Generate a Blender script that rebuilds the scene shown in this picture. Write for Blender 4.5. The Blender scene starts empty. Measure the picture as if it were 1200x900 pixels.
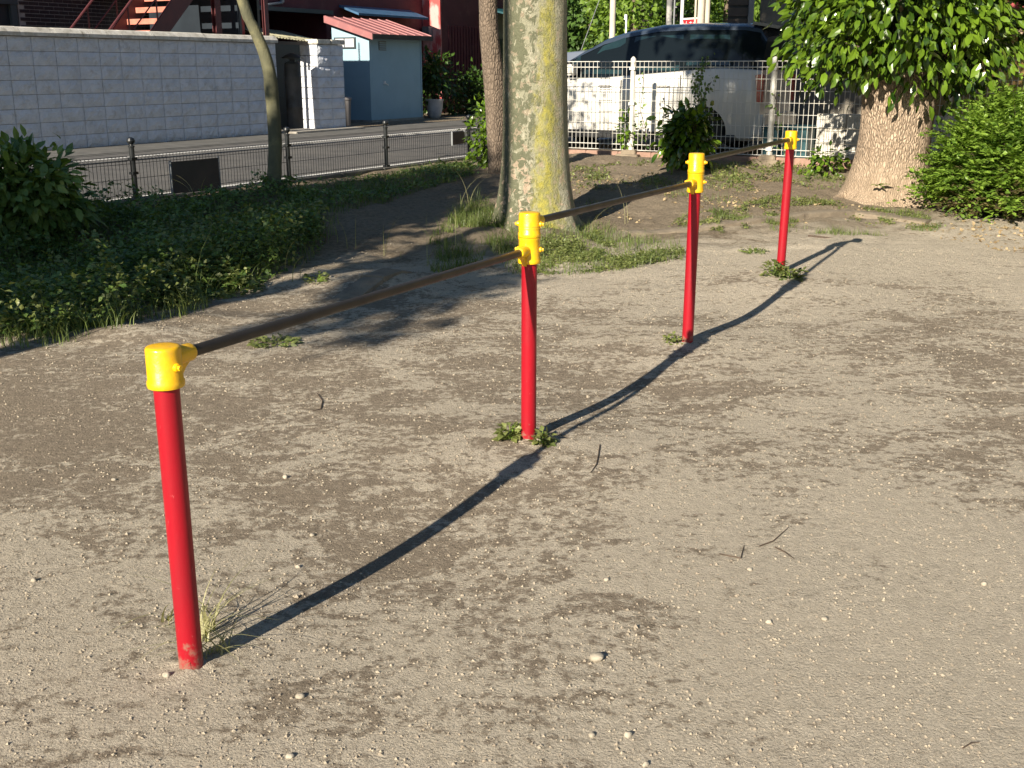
import bpy, bmesh, math, random
import numpy as np
from mathutils import Vector, Matrix

random.seed(7)
rng = np.random.default_rng(7)
sc = bpy.context.scene
R = math.radians

# ------------------------------------------------------------------ camera
CAM_H = 1.47
PITCH = 16.0
cam_d = bpy.data.cameras.new("camera")
cam = bpy.data.objects.new("camera", cam_d)
sc.collection.objects.link(cam)
cam.location = (0, 0, CAM_H)
cam.rotation_euler = (R(90 - PITCH), 0, 0)
cam_d.sensor_width = 36
cam_d.lens = 1290 / 1200 * 36
cam_d.clip_start = 0.05
cam_d.clip_end = 3000
sc.camera = cam

# ------------------------------------------------------------------ light
SUN_AZ = 30.5      # the light travels this far to the right of +Y
SUN_EL = 25.0
world = bpy.data.worlds.new("World")
sc.world = world
world.use_nodes = True
wn = world.node_tree
bg = wn.nodes["Background"]
sky = wn.nodes.new("ShaderNodeTexSky")
sky.sky_type = 'NISHITA'
sky.sun_disc = False
sky.sun_elevation = R(SUN_EL)
sky.sun_rotation = R(180 + SUN_AZ)
sky.air_density = 1.3
sky.dust_density = 0.3
sky.ozone_density = 5.0
wn.links.new(sky.outputs[0], bg.inputs[0])
bg.inputs[1].default_value = 0.05
sun_d = bpy.data.lights.new("sun", 'SUN')
sun_d.energy = 5.0
sun_d.angle = R(0.5)
sun_d.color = (1.0, 0.90, 0.74)
sun = bpy.data.objects.new("sun", sun_d)
sc.collection.objects.link(sun)
L = Vector((math.sin(R(SUN_AZ)) * math.cos(R(SUN_EL)), math.cos(R(SUN_AZ)) * math.cos(R(SUN_EL)), -math.sin(R(SUN_EL))))
sun.rotation_euler = L.to_track_quat('-Z', 'Y').to_euler()
sun.location = (-20, -30, 20)

sc.view_settings.view_transform = 'Standard'
sc.view_settings.look = 'None'
sc.view_settings.gamma = 1.0
sc.view_settings.exposure = 1.05
sc.cycles.max_bounces = 6
sc.cycles.transparent_max_bounces = 8

# ------------------------------------------------------------------ frame of the street
A = R(29.7)
W0 = np.array([-7.16, 15.94])
D_ = np.array([math.sin(A), math.cos(A)])          # along the street
N_ = np.array([math.cos(A), -math.sin(A)])         # from the street towards the park


def W(s, t, z=0.0):
    """s along the street, t behind the face of the block wall (negative = towards the park)"""
    p = W0 + s * D_ - t * N_
    return Vector((p[0], p[1], z))


def st_of(x, y):
    dx = x - W0[0]
    dy = y - W0[1]
    return dx * D_[0] + dy * D_[1], -(dx * N_[0] + dy * N_[1])


def WM(s, t, z=0.0):
    """matrix: local x along the street, local y away from the park"""
    m = Matrix(((D_[0], -N_[0], 0, 0), (D_[1], -N_[1], 0, 0), (0, 0, 1, 0), (0, 0, 0, 1)))
    return Matrix.Translation(W(s, t, z)) @ m


# ------------------------------------------------------------------ noise + terrain
_perm = rng.random((256, 256))


def vnoise(x, y):
    x = np.asarray(x, float)
    y = np.asarray(y, float)
    xi = np.floor(x).astype(int)
    yi = np.floor(y).astype(int)
    fx = x - xi
    fy = y - yi
    fx = fx * fx * (3 - 2 * fx)
    fy = fy * fy * (3 - 2 * fy)
    a = _perm[xi & 255, yi & 255]
    b = _perm[(xi + 1) & 255, yi & 255]
    c = _perm[xi & 255, (yi + 1) & 255]
    d = _perm[(xi + 1) & 255, (yi + 1) & 255]
    return (a * (1 - fx) + b * fx) * (1 - fy) + (c * (1 - fx) + d * fx) * fy - 0.5


def sstep(v):
    v = np.clip(v, 0, 1)
    return v * v * (3 - 2 * v)


GZ = 0.29


def tz(x, y):
    x = np.asarray(x, float)
    y = np.asarray(y, float)
    yc = 8.3 + 0.45 * np.clip(x, -6, 6)
    r1 = sstep((y - yc) / 6.0)
    s, t = st_of(x, y)
    rt = sstep((t + 7.6) / 1.4)
    base = GZ * np.maximum(r1, rt)
    amp = np.clip((-5.95 - t) / 0.3, 0, 1) * np.clip((4.2 - s) / 0.5, 0, 1)
    n = 0.030 * vnoise(x * 0.9 + 3, y * 0.9) + 0.018 * vnoise(x * 3.1, y * 3.1 + 9) + 0.009 * vnoise(x * 9, y * 9)
    rough = 1 + 2.0 * sstep((y - yc + 1.0) / 2.0)
    near = 0.35 + 0.65 * sstep((y - 4.5) / 4)
    row = (x + 0.812) * 0.894 - (y - 2.51) * 0.448
    near = near * (1 - 0.95 * np.exp(-(row / 0.55) ** 2) * (y < 9))
    mound = 0.07 * np.exp(-(((x + 0.95) / 0.33) ** 2 + ((y - 7.75) / 0.35) ** 2)) \
        + 0.05 * np.exp(-(((x + 2.2) / 0.35) ** 2 + ((y - 6.15) / 0.2) ** 2))
    al = (x + 0.812) * 0.448 + (y - 2.51) * 0.894
    ridge = sum(np.interp(al + o_, [-1.2, -.4, 0, .35, .95, 1.6, 1.9, 2.25, 2.85, 3.5, 3.85, 4.2, 4.9, 5.6, 5.9, 6.3, 7.4, 9.0],
                      [0, 0, 0, -.022, -.050, .0, .035, .008, -.030, .012, .040, .012, -.030, .030, .055, .050, .045, 0]) for o_ in (-.28, -.14, 0, .14, .28)) / 5
    hollow = -ridge * np.exp(-((row - .06) / .46) ** 2)
    return base + amp * (n * rough * near + mound - hollow)


def G(px, py):
    """where the ray through photograph pixel (px, py) meets the terrain"""
    cx = (px - 600) / 1290.0
    cy = (450 - py) / 1290.0
    c, s = math.cos(R(PITCH)), math.sin(R(PITCH))
    d = np.array([cx, c + cy * s, -s + cy * c])
    lo, hi = 1.0, 1.0
    while hi < 200:
        p = d * hi
        if CAM_H + p[2] < float(tz(p[0], p[1])):
            break
        lo = hi
        hi += 0.25
    for _ in range(24):
        m = (lo + hi) / 2
        p = d * m
        if CAM_H + p[2] < float(tz(p[0], p[1])):
            hi = m
        else:
            lo = m
    p = d * hi
    return Vector((p[0], p[1], float(tz(p[0], p[1]))))


def Q(px, py, Y):
    """point on the ray through a photograph pixel at distance Y in front of the camera"""
    cx = (px - 600) / 1290.0
    cy = (450 - py) / 1290.0
    c, s = math.cos(R(PITCH)), math.sin(R(PITCH))
    k = Y / (c + cy * s)
    return Vector((cx * k, Y, CAM_H + (-s + cy * c) * k))


# ------------------------------------------------------------------ object helpers
C = sc.collection
ORG = {}


def tag(o, label=None, cat=None, group=None, kind=None):
    if label:
        o['label'] = label
    if cat:
        o['category'] = cat
    if group:
        o['group'] = group
    if kind:
        o['kind'] = kind
    return o


def thing(name, loc, label, cat, group=None):
    o = bpy.data.objects.new(name, None)
    o.empty_display_size = 0.1
    C.objects.link(o)
    o.location = loc
    ORG[o] = Vector(loc)
    return tag(o, label, cat, group)


class MB:
    def __init__(self, M=None):
        self.v = []
        self.f = []
        self.M = M

    def add(self, vs, fs):
        b = len(self.v)
        if self.M is not None:
            vs = [self.M @ Vector(p) for p in vs]
        self.v.extend([tuple(p) for p in vs])
        self.f.extend([tuple(i + b for i in f) for f in fs])
        return self

    def box(self, x0, x1, y0, y1, z0, z1):
        vs = [(x, y, z) for z in (z0, z1) for (x, y) in ((x0, y0), (x1, y0), (x1, y1), (x0, y1))]
        fs = [(3, 2, 1, 0), (4, 5, 6, 7), (0, 1, 5, 4), (1, 2, 6, 5), (2, 3, 7, 6), (3, 0, 4, 7)]
        return self.add(vs, fs)

    def bbox(self, x0, x1, y0, y1, z0, z1, b):
        """box with its vertical and horizontal edges chamfered by b"""
        bm = bmesh.new()
        bmesh.ops.create_cube(bm, size=1)
        for v in bm.verts:
            v.co = Vector(((x0 + x1) / 2 + v.co.x * (x1 - x0), (y0 + y1) / 2 + v.co.y * (y1 - y0), (z0 + z1) / 2 + v.co.z * (z1 - z0)))
        bmesh.ops.bevel(bm, geom=bm.edges[:], offset=b, segments=2, affect='EDGES')
        bm.verts.index_update()
        vs = [v.co.copy() for v in bm.verts]
        fs = [[v.index for v in f.verts] for f in bm.faces]
        bm.free()
        return self.add(vs, fs)

    def tube(self, pts, rad, n=8, caps=True, squash=None):
        pts = [Vector(p) for p in pts]
        if not isinstance(rad, (list, tuple)):
            rad = [rad] * len(pts)
        vs, fs = [], []
        up = None
        for i, p in enumerate(pts):
            a = pts[max(i - 1, 0)]
            b = pts[min(i + 1, len(pts) - 1)]
            d = (b - a).normalized()
            if up is None:
                up = Vector((0, 0, 1)) if abs(d.z) < 0.9 else Vector((1, 0, 0))
            u = d.cross(up)
            if u.length < 1e-6:
                u = d.orthogonal()
            u.normalize()
            w = u.cross(d).normalized()
            up = w
            for k in range(n):
                q = 2 * math.pi * k / n
                vs.append(p + u * (math.cos(q) * rad[i]) + w * (math.sin(q) * rad[i]))
        for i in range(len(pts) - 1):
            for k in range(n):
                k2 = (k + 1) % n
                fs.append((i * n + k, i * n + k2, (i + 1) * n + k2, (i + 1) * n + k))
        if caps:
            fs.append(tuple(range(n - 1, -1, -1)))
            fs.append(tuple((len(pts) - 1) * n + k for k in range(n)))
        return self.add(vs, fs)

    def lathe(self, prof, n=24, c=(0, 0, 0)):
        """profile of (r, z) turned round the z axis through c"""
        vs, fs = [], []
        for (r, z) in prof:
            for k in range(n):
                q = 2 * math.pi * k / n
                vs.append((c[0] + r * math.cos(q), c[1] + r * math.sin(q), c[2] + z))
        for i in range(len(prof) - 1):
            for k in range(n):
                k2 = (k + 1) % n
                fs.append((i * n + k, i * n + k2, (i + 1) * n + k2, (i + 1) * n + k))
        fs.append(tuple(range(n - 1, -1, -1)))
        fs.append(tuple((len(prof) - 1) * n + k for k in range(n)))
        return self.add(vs, fs)

    def prism(self, poly, y0, y1):
        """polygon in x,z pulled along y"""
        n = len(poly)
        vs = [(p[0], y0, p[1]) for p in poly] + [(p[0], y1, p[1]) for p in poly]
        fs = [tuple(range(n)), tuple(range(2 * n - 1, n - 1, -1))]
        for k in range(n):
            k2 = (k + 1) % n
            fs.append((k, k + n, k2 + n, k2))
        return self.add(vs, fs)

    def mesh(self, name, m=None, org=None, smooth=False):
        me = bpy.data.meshes.new(name)
        v = self.v
        if org is not None:
            v = [(p[0] - org[0], p[1] - org[1], p[2] - org[2]) for p in v]
        me.from_pydata(v, [], self.f)
        if m:
            me.materials.append(m)
        bm = bmesh.new()
        bm.from_mesh(me)
        bmesh.ops.recalc_face_normals(bm, faces=bm.faces)
        bm.to_mesh(me)
        bm.free()
        if smooth:
            me.polygons.foreach_set("use_smooth", [True] * len(me.polygons))
            me.set_sharp_from_angle(angle=R(smooth if smooth is not True else 40))
        return me

    def build(self, name, m, parent=None, smooth=False):
        org = ORG.get(parent, Vector((0, 0, 0))) if parent else Vector((0, 0, 0))
        top = parent is None
        if top:
            a = np.array(self.v)
            org = Vector(((a[:, 0].min() + a[:, 0].max()) / 2, (a[:, 1].min() + a[:, 1].max()) / 2, a[:, 2].min()))
        me = self.mesh(name, m, org, smooth)
        o = bpy.data.objects.new(name, me)
        C.objects.link(o)
        if parent:
            o.parent = parent
        else:
            o.location = org
        ORG[o] = Vector(org)
        return o


def fast_mesh(name, V, F, m, parent=None, smooth=False):
    """numpy arrays to an object (F all the same polygon size)"""
    V = np.asarray(V, float)
    F = np.asarray(F, np.int32)
    if parent:
        org = np.array(ORG[parent])
    else:
        org = np.array([(V[:, 0].min() + V[:, 0].max()) / 2, (V[:, 1].min() + V[:, 1].max()) / 2, V[:, 2].min()])
    me = bpy.data.meshes.new(name)
    me.vertices.add(len(V))
    me.vertices.foreach_set("co", (V - org).ravel())
    k = F.shape[1]
    me.loops.add(F.size)
    me.loops.foreach_set("vertex_index", F.ravel())
    me.polygons.add(len(F))
    me.polygons.foreach_set("loop_start", np.arange(0, F.size, k, dtype=np.int32))
    me.polygons.foreach_set("loop_total", np.full(len(F), k, dtype=np.int32))
    me.polygons.foreach_set("use_smooth", np.full(len(F), smooth))
    me.update(calc_edges=True)
    me.materials.append(m)
    o = bpy.data.objects.new(name, me)
    C.objects.link(o)
    if parent:
        o.parent = parent
        ORG[o] = ORG[parent]
    else:
        o.location = org
        ORG[o] = Vector(org)
    return o


# ------------------------------------------------------------------ materials
def newmat(name):
    m = bpy.data.materials.new(name)
    m.use_nodes = True
    nt = m.node_tree
    return m, nt, nt.nodes["Principled BSDF"]


def noise_node(nt, vec, scale, detail=4, rough=0.55, dist=0.0, w=(1, 1, 1)):
    mp = nt.nodes.new("ShaderNodeMapping")
    mp.inputs['Scale'].default_value = (scale * w[0], scale * w[1], scale * w[2])
    nt.links.new(vec, mp.inputs['Vector'])
    n = nt.nodes.new("ShaderNodeTexNoise")
    n.inputs['Scale'].default_value = 1.0
    n.inputs['Detail'].default_value = detail
    n.inputs['Roughness'].default_value = rough
    n.inputs['Distortion'].default_value = dist
    nt.links.new(mp.outputs[0], n.inputs['Vector'])
    return n.outputs['Fac']


def ramp(nt, fac, stops, interp='LINEAR'):
    r = nt.nodes.new("ShaderNodeValToRGB")
    r.color_ramp.interpolation = interp
    els = r.color_ramp.elements
    while len(els) < len(stops):
        els.new(0.5)
    for e, (p, c) in zip(els, stops):
        e.position = p
        e.color = (c, c, c, 1) if isinstance(c, (int, float)) else (c[0], c[1], c[2], 1)
    nt.links.new(fac, r.inputs[0])
    return r.outputs[0]


def mix(nt, fac, a, b, mode='MIX'):
    n = nt.nodes.new("ShaderNodeMix")
    n.data_type = 'RGBA'
    n.blend_type = mode
    for sock, val in ((0, fac), (6, a), (7, b)):
        if isinstance(val, (int, float)):
            n.inputs[sock].default_value = val if sock == 0 else (val, val, val, 1)
        elif isinstance(val, tuple):
            n.inputs[sock].default_value = (val[0], val[1], val[2], 1)
        else:
            nt.links.new(val, n.inputs[sock])
    return n.outputs[2]


def math_(nt, op, a, b=None, clamp=False):
    n = nt.nodes.new("ShaderNodeMath")
    n.operation = op
    n.use_clamp = clamp
    for i, val in enumerate((a, b)):
        if val is None:
            continue
        if isinstance(val, (int, float)):
            n.inputs[i].default_value = val
        else:
            nt.links.new(val, n.inputs[i])
    return n.outputs[0]


def bump(nt, bs, h, strength, dist, prev=None):
    b = nt.nodes.new("ShaderNodeBump")
    b.inputs['Strength'].default_value = strength
    b.inputs['Distance'].default_value = dist
    nt.links.new(h, b.inputs['Height'])
    if prev is not None:
        nt.links.new(prev, b.inputs['Normal'])
    nt.links.new(b.outputs[0], bs.inputs['Normal'])
    return b.outputs[0]


def gpos(nt):
    g = nt.nodes.new("ShaderNodeNewGeometry")
    return g.outputs['Position']


def opos(nt):
    t = nt.nodes.new("ShaderNodeTexCoord")
    return t.outputs['Object']


def pmat(name, c1, c2=None, scale=8, rough=0.6, bmp=0.0, bscale=60, metal=0.0, stretch=(1, 1, 1), lo=0.35, hi=0.65,
         coat=0.0, spec=0.5, world_co=True, dirt=None, dirt_scale=3, bdist=0.01, r2=None):
    m, nt, bs = newmat(name)
    vec = gpos(nt) if world_co else opos(nt)
    if c2 is None:
        c2 = tuple(x * 0.82 for x in c1)
    f = noise_node(nt, vec, scale, 6, 0.6, 0, stretch)
    col = mix(nt, ramp(nt, f, [(lo, 0.0), (hi, 1.0)]), c1, c2)
    if dirt:
        d = noise_node(nt, vec, dirt_scale, 8, 0.7, 0.3)
        col = mix(nt, ramp(nt, d, [(0.52, 0.0), (0.72, 0.8)]), col, dirt)
    nt.links.new(col, bs.inputs['Base Color'])
    if r2 is not None:
        nt.links.new(ramp(nt, f, [(0.3, rough), (0.7, r2)]), bs.inputs['Roughness'])
    else:
        bs.inputs['Roughness'].default_value = rough
    bs.inputs['Metallic'].default_value = metal
    bs.inputs['Specular IOR Level'].default_value = spec
    bs.inputs['Coat Weight'].default_value = coat
    bs.inputs['Coat Roughness'].default_value = 0.08
    if bmp > 0:
        h = noise_node(nt, vec, bscale, 5, 0.6, 0, stretch)
        bump(nt, bs, h, bmp, bdist)
    return m


def leafmat(name, dark, light, yellow=None, gloss=0.35, trans=0.35, clump=2.5):
    m, nt, bs = newmat(name)
    g = nt.nodes.new("ShaderNodeNewGeometry")
    oi = nt.nodes.new("ShaderNodeObjectInfo")
    r = math_(nt, 'FRACT', math_(nt, 'ADD', g.outputs['Random Per Island'], oi.outputs['Random']))
    f = noise_node(nt, g.outputs['Position'], clump, 2)
    k = math_(nt, 'ADD', math_(nt, 'MULTIPLY', r, 0.65), math_(nt, 'MULTIPLY', ramp(nt, f, [(0.35, 0.0), (0.65, 1.0)]), 0.35))
    stops = [(0.05, dark), (0.75, light)]
    if yellow:
        stops += [(0.97, light), (1.0, yellow)]
    col = ramp(nt, k, stops)
    nt.links.new(col, bs.inputs['Base Color'])
    bs.inputs['Roughness'].default_value = gloss
    bs.inputs['Specular IOR Level'].default_value = 0.5
    tr = nt.nodes.new("ShaderNodeBsdfTranslucent")
    c2 = mix(nt, 1.0, col, (1.5, 1.5, 0.4), 'MULTIPLY')
    nt.links.new(c2, tr.inputs[0])
    ms = nt.nodes.new("ShaderNodeMixShader")
    ms.inputs[0].default_value = trans
    nt.links.new(bs.outputs[0], ms.inputs[1])
    nt.links.new(tr.outputs[0], ms.inputs[2])
    nt.links.new(ms.outputs[0], nt.nodes["Material Output"].inputs[0])
    return m


# soil: dusty light sand with darker damp brown patches and grit
def soil_material():
    m, nt, bs = newmat("soil")
    P = gpos(nt)
    sep = nt.nodes.new("ShaderNodeSeparateXYZ")
    nt.links.new(P, sep.inputs[0])
    big = noise_node(nt, P, 0.55, 3, 0.5, 0.2)
    mid = noise_node(nt, P, 3.3, 9, 0.70, 0.7, (0.8, 1.25, 1))
    fine = noise_node(nt, P, 26, 6, 0.72, 0.0)
    grit = noise_node(nt, P, 115, 4, 0.75)
    # damp mask: stronger in the middle distance, dusty towards the near right
    k = math_(nt, 'ADD', math_(nt, 'MULTIPLY', mid, 0.54), math_(nt, 'MULTIPLY', fine, 0.46))
    k = math_(nt, 'ADD', k, math_(nt, 'MULTIPLY', math_(nt, 'SUBTRACT', big, 0.5), 0.35))
    dusty = math_(nt, 'MULTIPLY', math_(nt, 'SUBTRACT', sep.outputs[0], 0.3), 0.035)
    yb_ = math_(nt, 'MULTIPLY', sep.outputs[1], 0.1)
    band = ramp(nt, yb_, [(0.26, 0.30), (0.40, 1.0), (0.68, 0.85), (0.84, 0.35)])
    k = math_(nt, 'ADD', k, math_(nt, 'MULTIPLY', math_(nt, 'SUBTRACT', band, 0.62), 0.11))
    dusty = math_(nt, 'MULTIPLY', dusty, ramp(nt, yb_, [(0.28, 1.6), (0.42, 0.3)]))
    k = math_(nt, 'SUBTRACT', k, math_(nt, 'MINIMUM', math_(nt, 'MAXIMUM', dusty, -0.03), 0.08))
    damp = ramp(nt, k, [(0.500, 0.0), (0.560, 1.0)])
    sand = mix(nt, ramp(nt, fine, [(0.3, 0.0), (0.7, 1.0)]), (0.610, 0.535, 0.425), (0.465, 0.402, 0.315))
    brown = mix(nt, ramp(nt, fine, [(0.35, 0.0), (0.65, 1.0)]), (0.310, 0.250, 0.185), (0.195, 0.155, 0.113))
    col = mix(nt, math_(nt, 'MULTIPLY', damp, 0.85), sand, brown)
    # darker humus in the planted part at the back
    yc = math_(nt, 'ADD', math_(nt, 'MULTIPLY', sep.outputs[0], 0.45), 8.4)
    back = math_(nt, 'SUBTRACT', sep.outputs[1], yc)
    back = math_(nt, 'ADD', back, math_(nt, 'MULTIPLY', math_(nt, 'SUBTRACT', mid, 0.5), 3.0))
    hum = ramp(nt, math_(nt, 'MULTIPLY', back, 0.5), [(0.0, 0.0), (0.6, 1.0)])
    humc = mix(nt, ramp(nt, fine, [(0.35, 0.0), (0.65, 1.0)]), (0.250, 0.195, 0.135), (0.150, 0.118, 0.080))
    col = mix(nt, math_(nt, 'MULTIPLY', hum, 0.85), col, humc)
    spk = ramp(nt, grit, [(0.28, 0.50), (0.44, 1.0), (0.58, 1.0), (0.72, 1.35)])
    col = mix(nt, 1.0, col, spk, 'MULTIPLY')
    nt.links.new(col, bs.inputs['Base Color'])
    bs.inputs['Roughness'].default_value = 0.95
    bs.inputs['Specular IOR Level'].default_value = 0.15
    vo = nt.nodes.new("ShaderNodeTexVoronoi")
    vo.inputs['Scale'].default_value = 75
    nt.links.new(P, vo.inputs['Vector'])
    peb = ramp(nt, vo.outputs['Distance'], [(0.0, 1.0), (0.45, 0.0)])
    scuff = noise_node(nt, P, 6.5, 5, 0.6, 0.6)
    h0 = bump(nt, bs, scuff, 0.55, 0.05)
    h1 = bump(nt, bs, fine, 0.8, 0.024, h0)
    h2 = bump(nt, bs, peb, 0.5, 0.006, h1)
    bump(nt, bs, grit, 1.0, 0.013, h2)
    return m


M = {}
M['soil'] = soil_material()
M['asphalt'] = pmat("asphalt", (0.118, 0.112, 0.104), (0.080, 0.077, 0.074), 3, 0.9, 0.5, 180, dirt=(0.15, 0.14, 0.125), dirt_scale=1.2)
M['line'] = pmat("road_paint", (0.72, 0.71, 0.68), (0.50, 0.49, 0.46), 20, 0.8, 0.2, 90)
M['concrete'] = pmat("concrete", (0.36, 0.34, 0.30), (0.24, 0.22, 0.19), 6, 0.9, 0.4, 80, dirt=(0.15, 0.12, 0.09))
M['gutter'] = pmat("gutter_shade_tone", (0.13, 0.125, 0.115), (0.08, 0.078, 0.072), 4, 0.9, 0.4, 80, dirt=(0.06, 0.06, 0.05))  # concrete toned down to stand in for shade along the wall foot
M['oldcon'] = pmat("worn_concrete", (0.27, 0.22, 0.16), (0.18, 0.145, 0.105), 9, 0.95, 0.8, 50, dirt=(0.11, 0.085, 0.06))
M['block'] = pmat("painted_block", (0.72, 0.75, 0.82), (0.61, 0.64, 0.70), 5, 0.85, 1.0, 38, dirt=(0.46, 0.45, 0.45), dirt_scale=7, bdist=.03)
M['mortar'] = pmat("mortar", (0.36, 0.36, 0.37), (0.26, 0.26, 0.27), 12, 0.95)
M['cap'] = pmat("wall_cap", (0.66, 0.63, 0.57), (0.46, 0.43, 0.37), 7, 0.85, 0.5, 50, dirt=(0.16, 0.14, 0.10), dirt_scale=9)
M['red'] = pmat("red_paint", (0.38, 0.006, 0.022), (0.34, 0.006, 0.020), 10, 0.32, 0.10, 30, coat=0.25, bdist=0.004, dirt=(0.42, 0.02, 0.035), dirt_scale=25)
M['yellow'] = pmat("yellow_paint", (0.84, 0.48, 0.003), (0.74, 0.40, 0.003), 22, 0.30, 0.35, 55, coat=0.25, bdist=0.004, dirt=(0.55, 0.33, 0.05), dirt_scale=38, r2=0.48)
M['bar'] = pmat("bar_steel", (0.036, 0.029, 0.024), (0.028, 0.023, 0.020), 12, 0.34, 0.03, 200, metal=0.3, r2=0.5, stretch=(1, 1, 1))
M['black'] = pmat("black_fence_paint", (0.012, 0.014, 0.016), (0.020, 0.022, 0.022), 30, 0.35)
M['white'] = pmat("white_fence_paint", (0.66, 0.65, 0.61), (0.54, 0.52, 0.47), 9, 0.5, dirt=(0.42, 0.38, 0.28), dirt_scale=8)
M['pinkblock'] = pmat("pink_footing", (0.36, 0.22, 0.17), (0.25, 0.16, 0.12), 12, 0.95, 0.6, 60)
M['van_white'] = pmat("van_white", (0.62, 0.60, 0.56), (0.60, 0.58, 0.54), 2, 0.35, coat=0.6)
M['van_roof'] = pmat("van_roof", (0.035, 0.050, 0.075), (0.033, 0.048, 0.072), 2, 0.25, coat=0.5, metal=0.2)
M['glass'] = pmat("dark_glass", (0.006, 0.009, 0.011), (0.006, 0.009, 0.011), 2, 0.06, spec=0.25)
M['silver'] = pmat("silver_paint", (0.42, 0.46, 0.52), (0.42, 0.46, 0.52), 2, 0.3, metal=0.6, coat=0.6)
M['plastic'] = pmat("black_plastic", (0.015, 0.015, 0.016), None, 5, 0.5)
M['rubber'] = pmat("rubber", (0.02, 0.02, 0.02), None, 20, 0.8)
M['rim'] = pmat("alloy", (0.45, 0.45, 0.46), None, 5, 0.3, metal=0.9)
M['taillight'] = pmat("taillight_red", (0.35, 0.01, 0.01), None, 5, 0.15, coat=0.8)
M['lamp'] = pmat("headlight_clear", (0.6, 0.62, 0.65), None, 5, 0.1, coat=0.8)
M['brick'] = pmat("glazed_brick", (0.035, 0.018, 0.022), (0.020, 0.012, 0.018), 4, 0.35, world_co=True)
M['brickmortar'] = pmat("brick_mortar", (0.34, 0.30, 0.29), (0.22, 0.19, 0.19), 14, 0.95)
M['maroon'] = pmat("maroon_wall", (0.130, 0.030, 0.036), (0.090, 0.022, 0.030), 1.2, 0.75, 0.25, 40, dirt=(0.16, 0.06, 0.06), dirt_scale=2)
M['peel'] = pmat("peeling_red", (0.52, 0.075, 0.070), (0.62, 0.32, 0.30), 3.2, 0.8, 0.4, 30, lo=0.47, hi=0.56, stretch=(1, 1, 0.45))
M['steelred'] = pmat("red_steel", (0.42, 0.035, 0.032), (0.30, 0.03, 0.03), 5, 0.5)
M['stairred'] = pmat("stair_tread", (0.55, 0.20, 0.14), (0.40, 0.13, 0.09), 9, 0.7)
M['stringer'] = pmat("stair_stringer", (0.105, 0.026, 0.028), (0.075, 0.020, 0.024), 6, 0.5)
M['darkroom'] = pmat("dark_shutter", (0.020, 0.028, 0.038), (0.014, 0.02, 0.028), 2, 0.4)
M['frame'] = pmat("dark_frame", (0.045, 0.060, 0.070), None, 3, 0.5)
M['blue'] = pmat("blue_shed_paint", (0.300, 0.450, 0.540), (0.270, 0.410, 0.495), 2.2, 0.55, 0.05, 40)
M['shedroof'] = pmat("shed_roof_red", (0.33, 0.125, 0.125), (0.27, 0.11, 0.115), 4, 0.55, dirt=(0.42, 0.22, 0.20), dirt_scale=5)
M['sheet'] = pmat("corrugated_plastic", (0.42, 0.40, 0.27), (0.27, 0.25, 0.17), 4, 0.5)
M['tank'] = pmat("grey_tank", (0.22, 0.23, 0.24), (0.15, 0.16, 0.17), 3, 0.5, dirt=(0.10, 0.09, 0.08))
M['bin'] = pmat("grey_bin", (0.22, 0.21, 0.21), (0.17, 0.16, 0.16), 5, 0.6)
M['pot'] = pmat("white_pot", (0.55, 0.55, 0.56), (0.42, 0.42, 0.44), 6, 0.6)
M['teal'] = pmat("teal_metal", (0.008, 0.075, 0.090), (0.006, 0.055, 0.070), 4, 0.5)
M['door'] = pmat("grey_door", (0.20, 0.19, 0.175), (0.15, 0.14, 0.13), 3, 0.6)
M['bluetarp'] = pmat("blue_sheet", (0.05, 0.13, 0.24), (0.03, 0.09, 0.18), 5, 0.5)
M['pole'] = pmat("concrete_pole", (0.55, 0.49, 0.40), (0.44, 0.39, 0.32), 4, 0.8, 0.2, 50)
M['polegrey'] = pmat("grey_pole", (0.34, 0.33, 0.31), (0.14, 0.14, 0.14), 5, 0.8, lo=0.4, hi=0.55)
M['signwhite'] = pmat("sign_white", (0.8, 0.8, 0.78), None, 6, 0.5)
M['signred'] = pmat("sign_red", (0.66, 0.02, 0.03), None, 6, 0.5)
M['brownwood'] = pmat("dark_boards", (0.075, 0.060, 0.050), (0.045, 0.038, 0.034), 3, 0.8)
M['greywall'] = pmat("grey_render", (0.22, 0.20, 0.165), (0.16, 0.145, 0.12), 2, 0.9, 0.3, 40)
M['ochre'] = pmat("ochre_wall", (0.28, 0.18, 0.06), (0.22, 0.145, 0.05), 2, 0.85, 0.2, 40)
M['tile'] = pmat("brown_roof", (0.11, 0.085, 0.075), (0.075, 0.06, 0.055), 6, 0.8)
M['rock'] = pmat("pebble", (0.42, 0.37, 0.29), (0.31, 0.27, 0.21), 30, 0.85, 0.4, 90)
M['twig'] = pmat("twig_bark", (0.09, 0.06, 0.04), (0.05, 0.035, 0.025), 30, 0.9)
M['litter'] = leafmat("dry_leaf", (0.20, 0.13, 0.06), (0.44, 0.34, 0.20), (0.5, 0.42, 0.1), 0.7, 0.15)
M['barkthin'] = pmat("green_grey_bark", (0.125, 0.120, 0.068), (0.078, 0.078, 0.048), 9, 0.9, 0.7, 60, stretch=(1, 1, 0.5), dirt=(0.22, 0.20, 0.10), dirt_scale=5)


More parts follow.
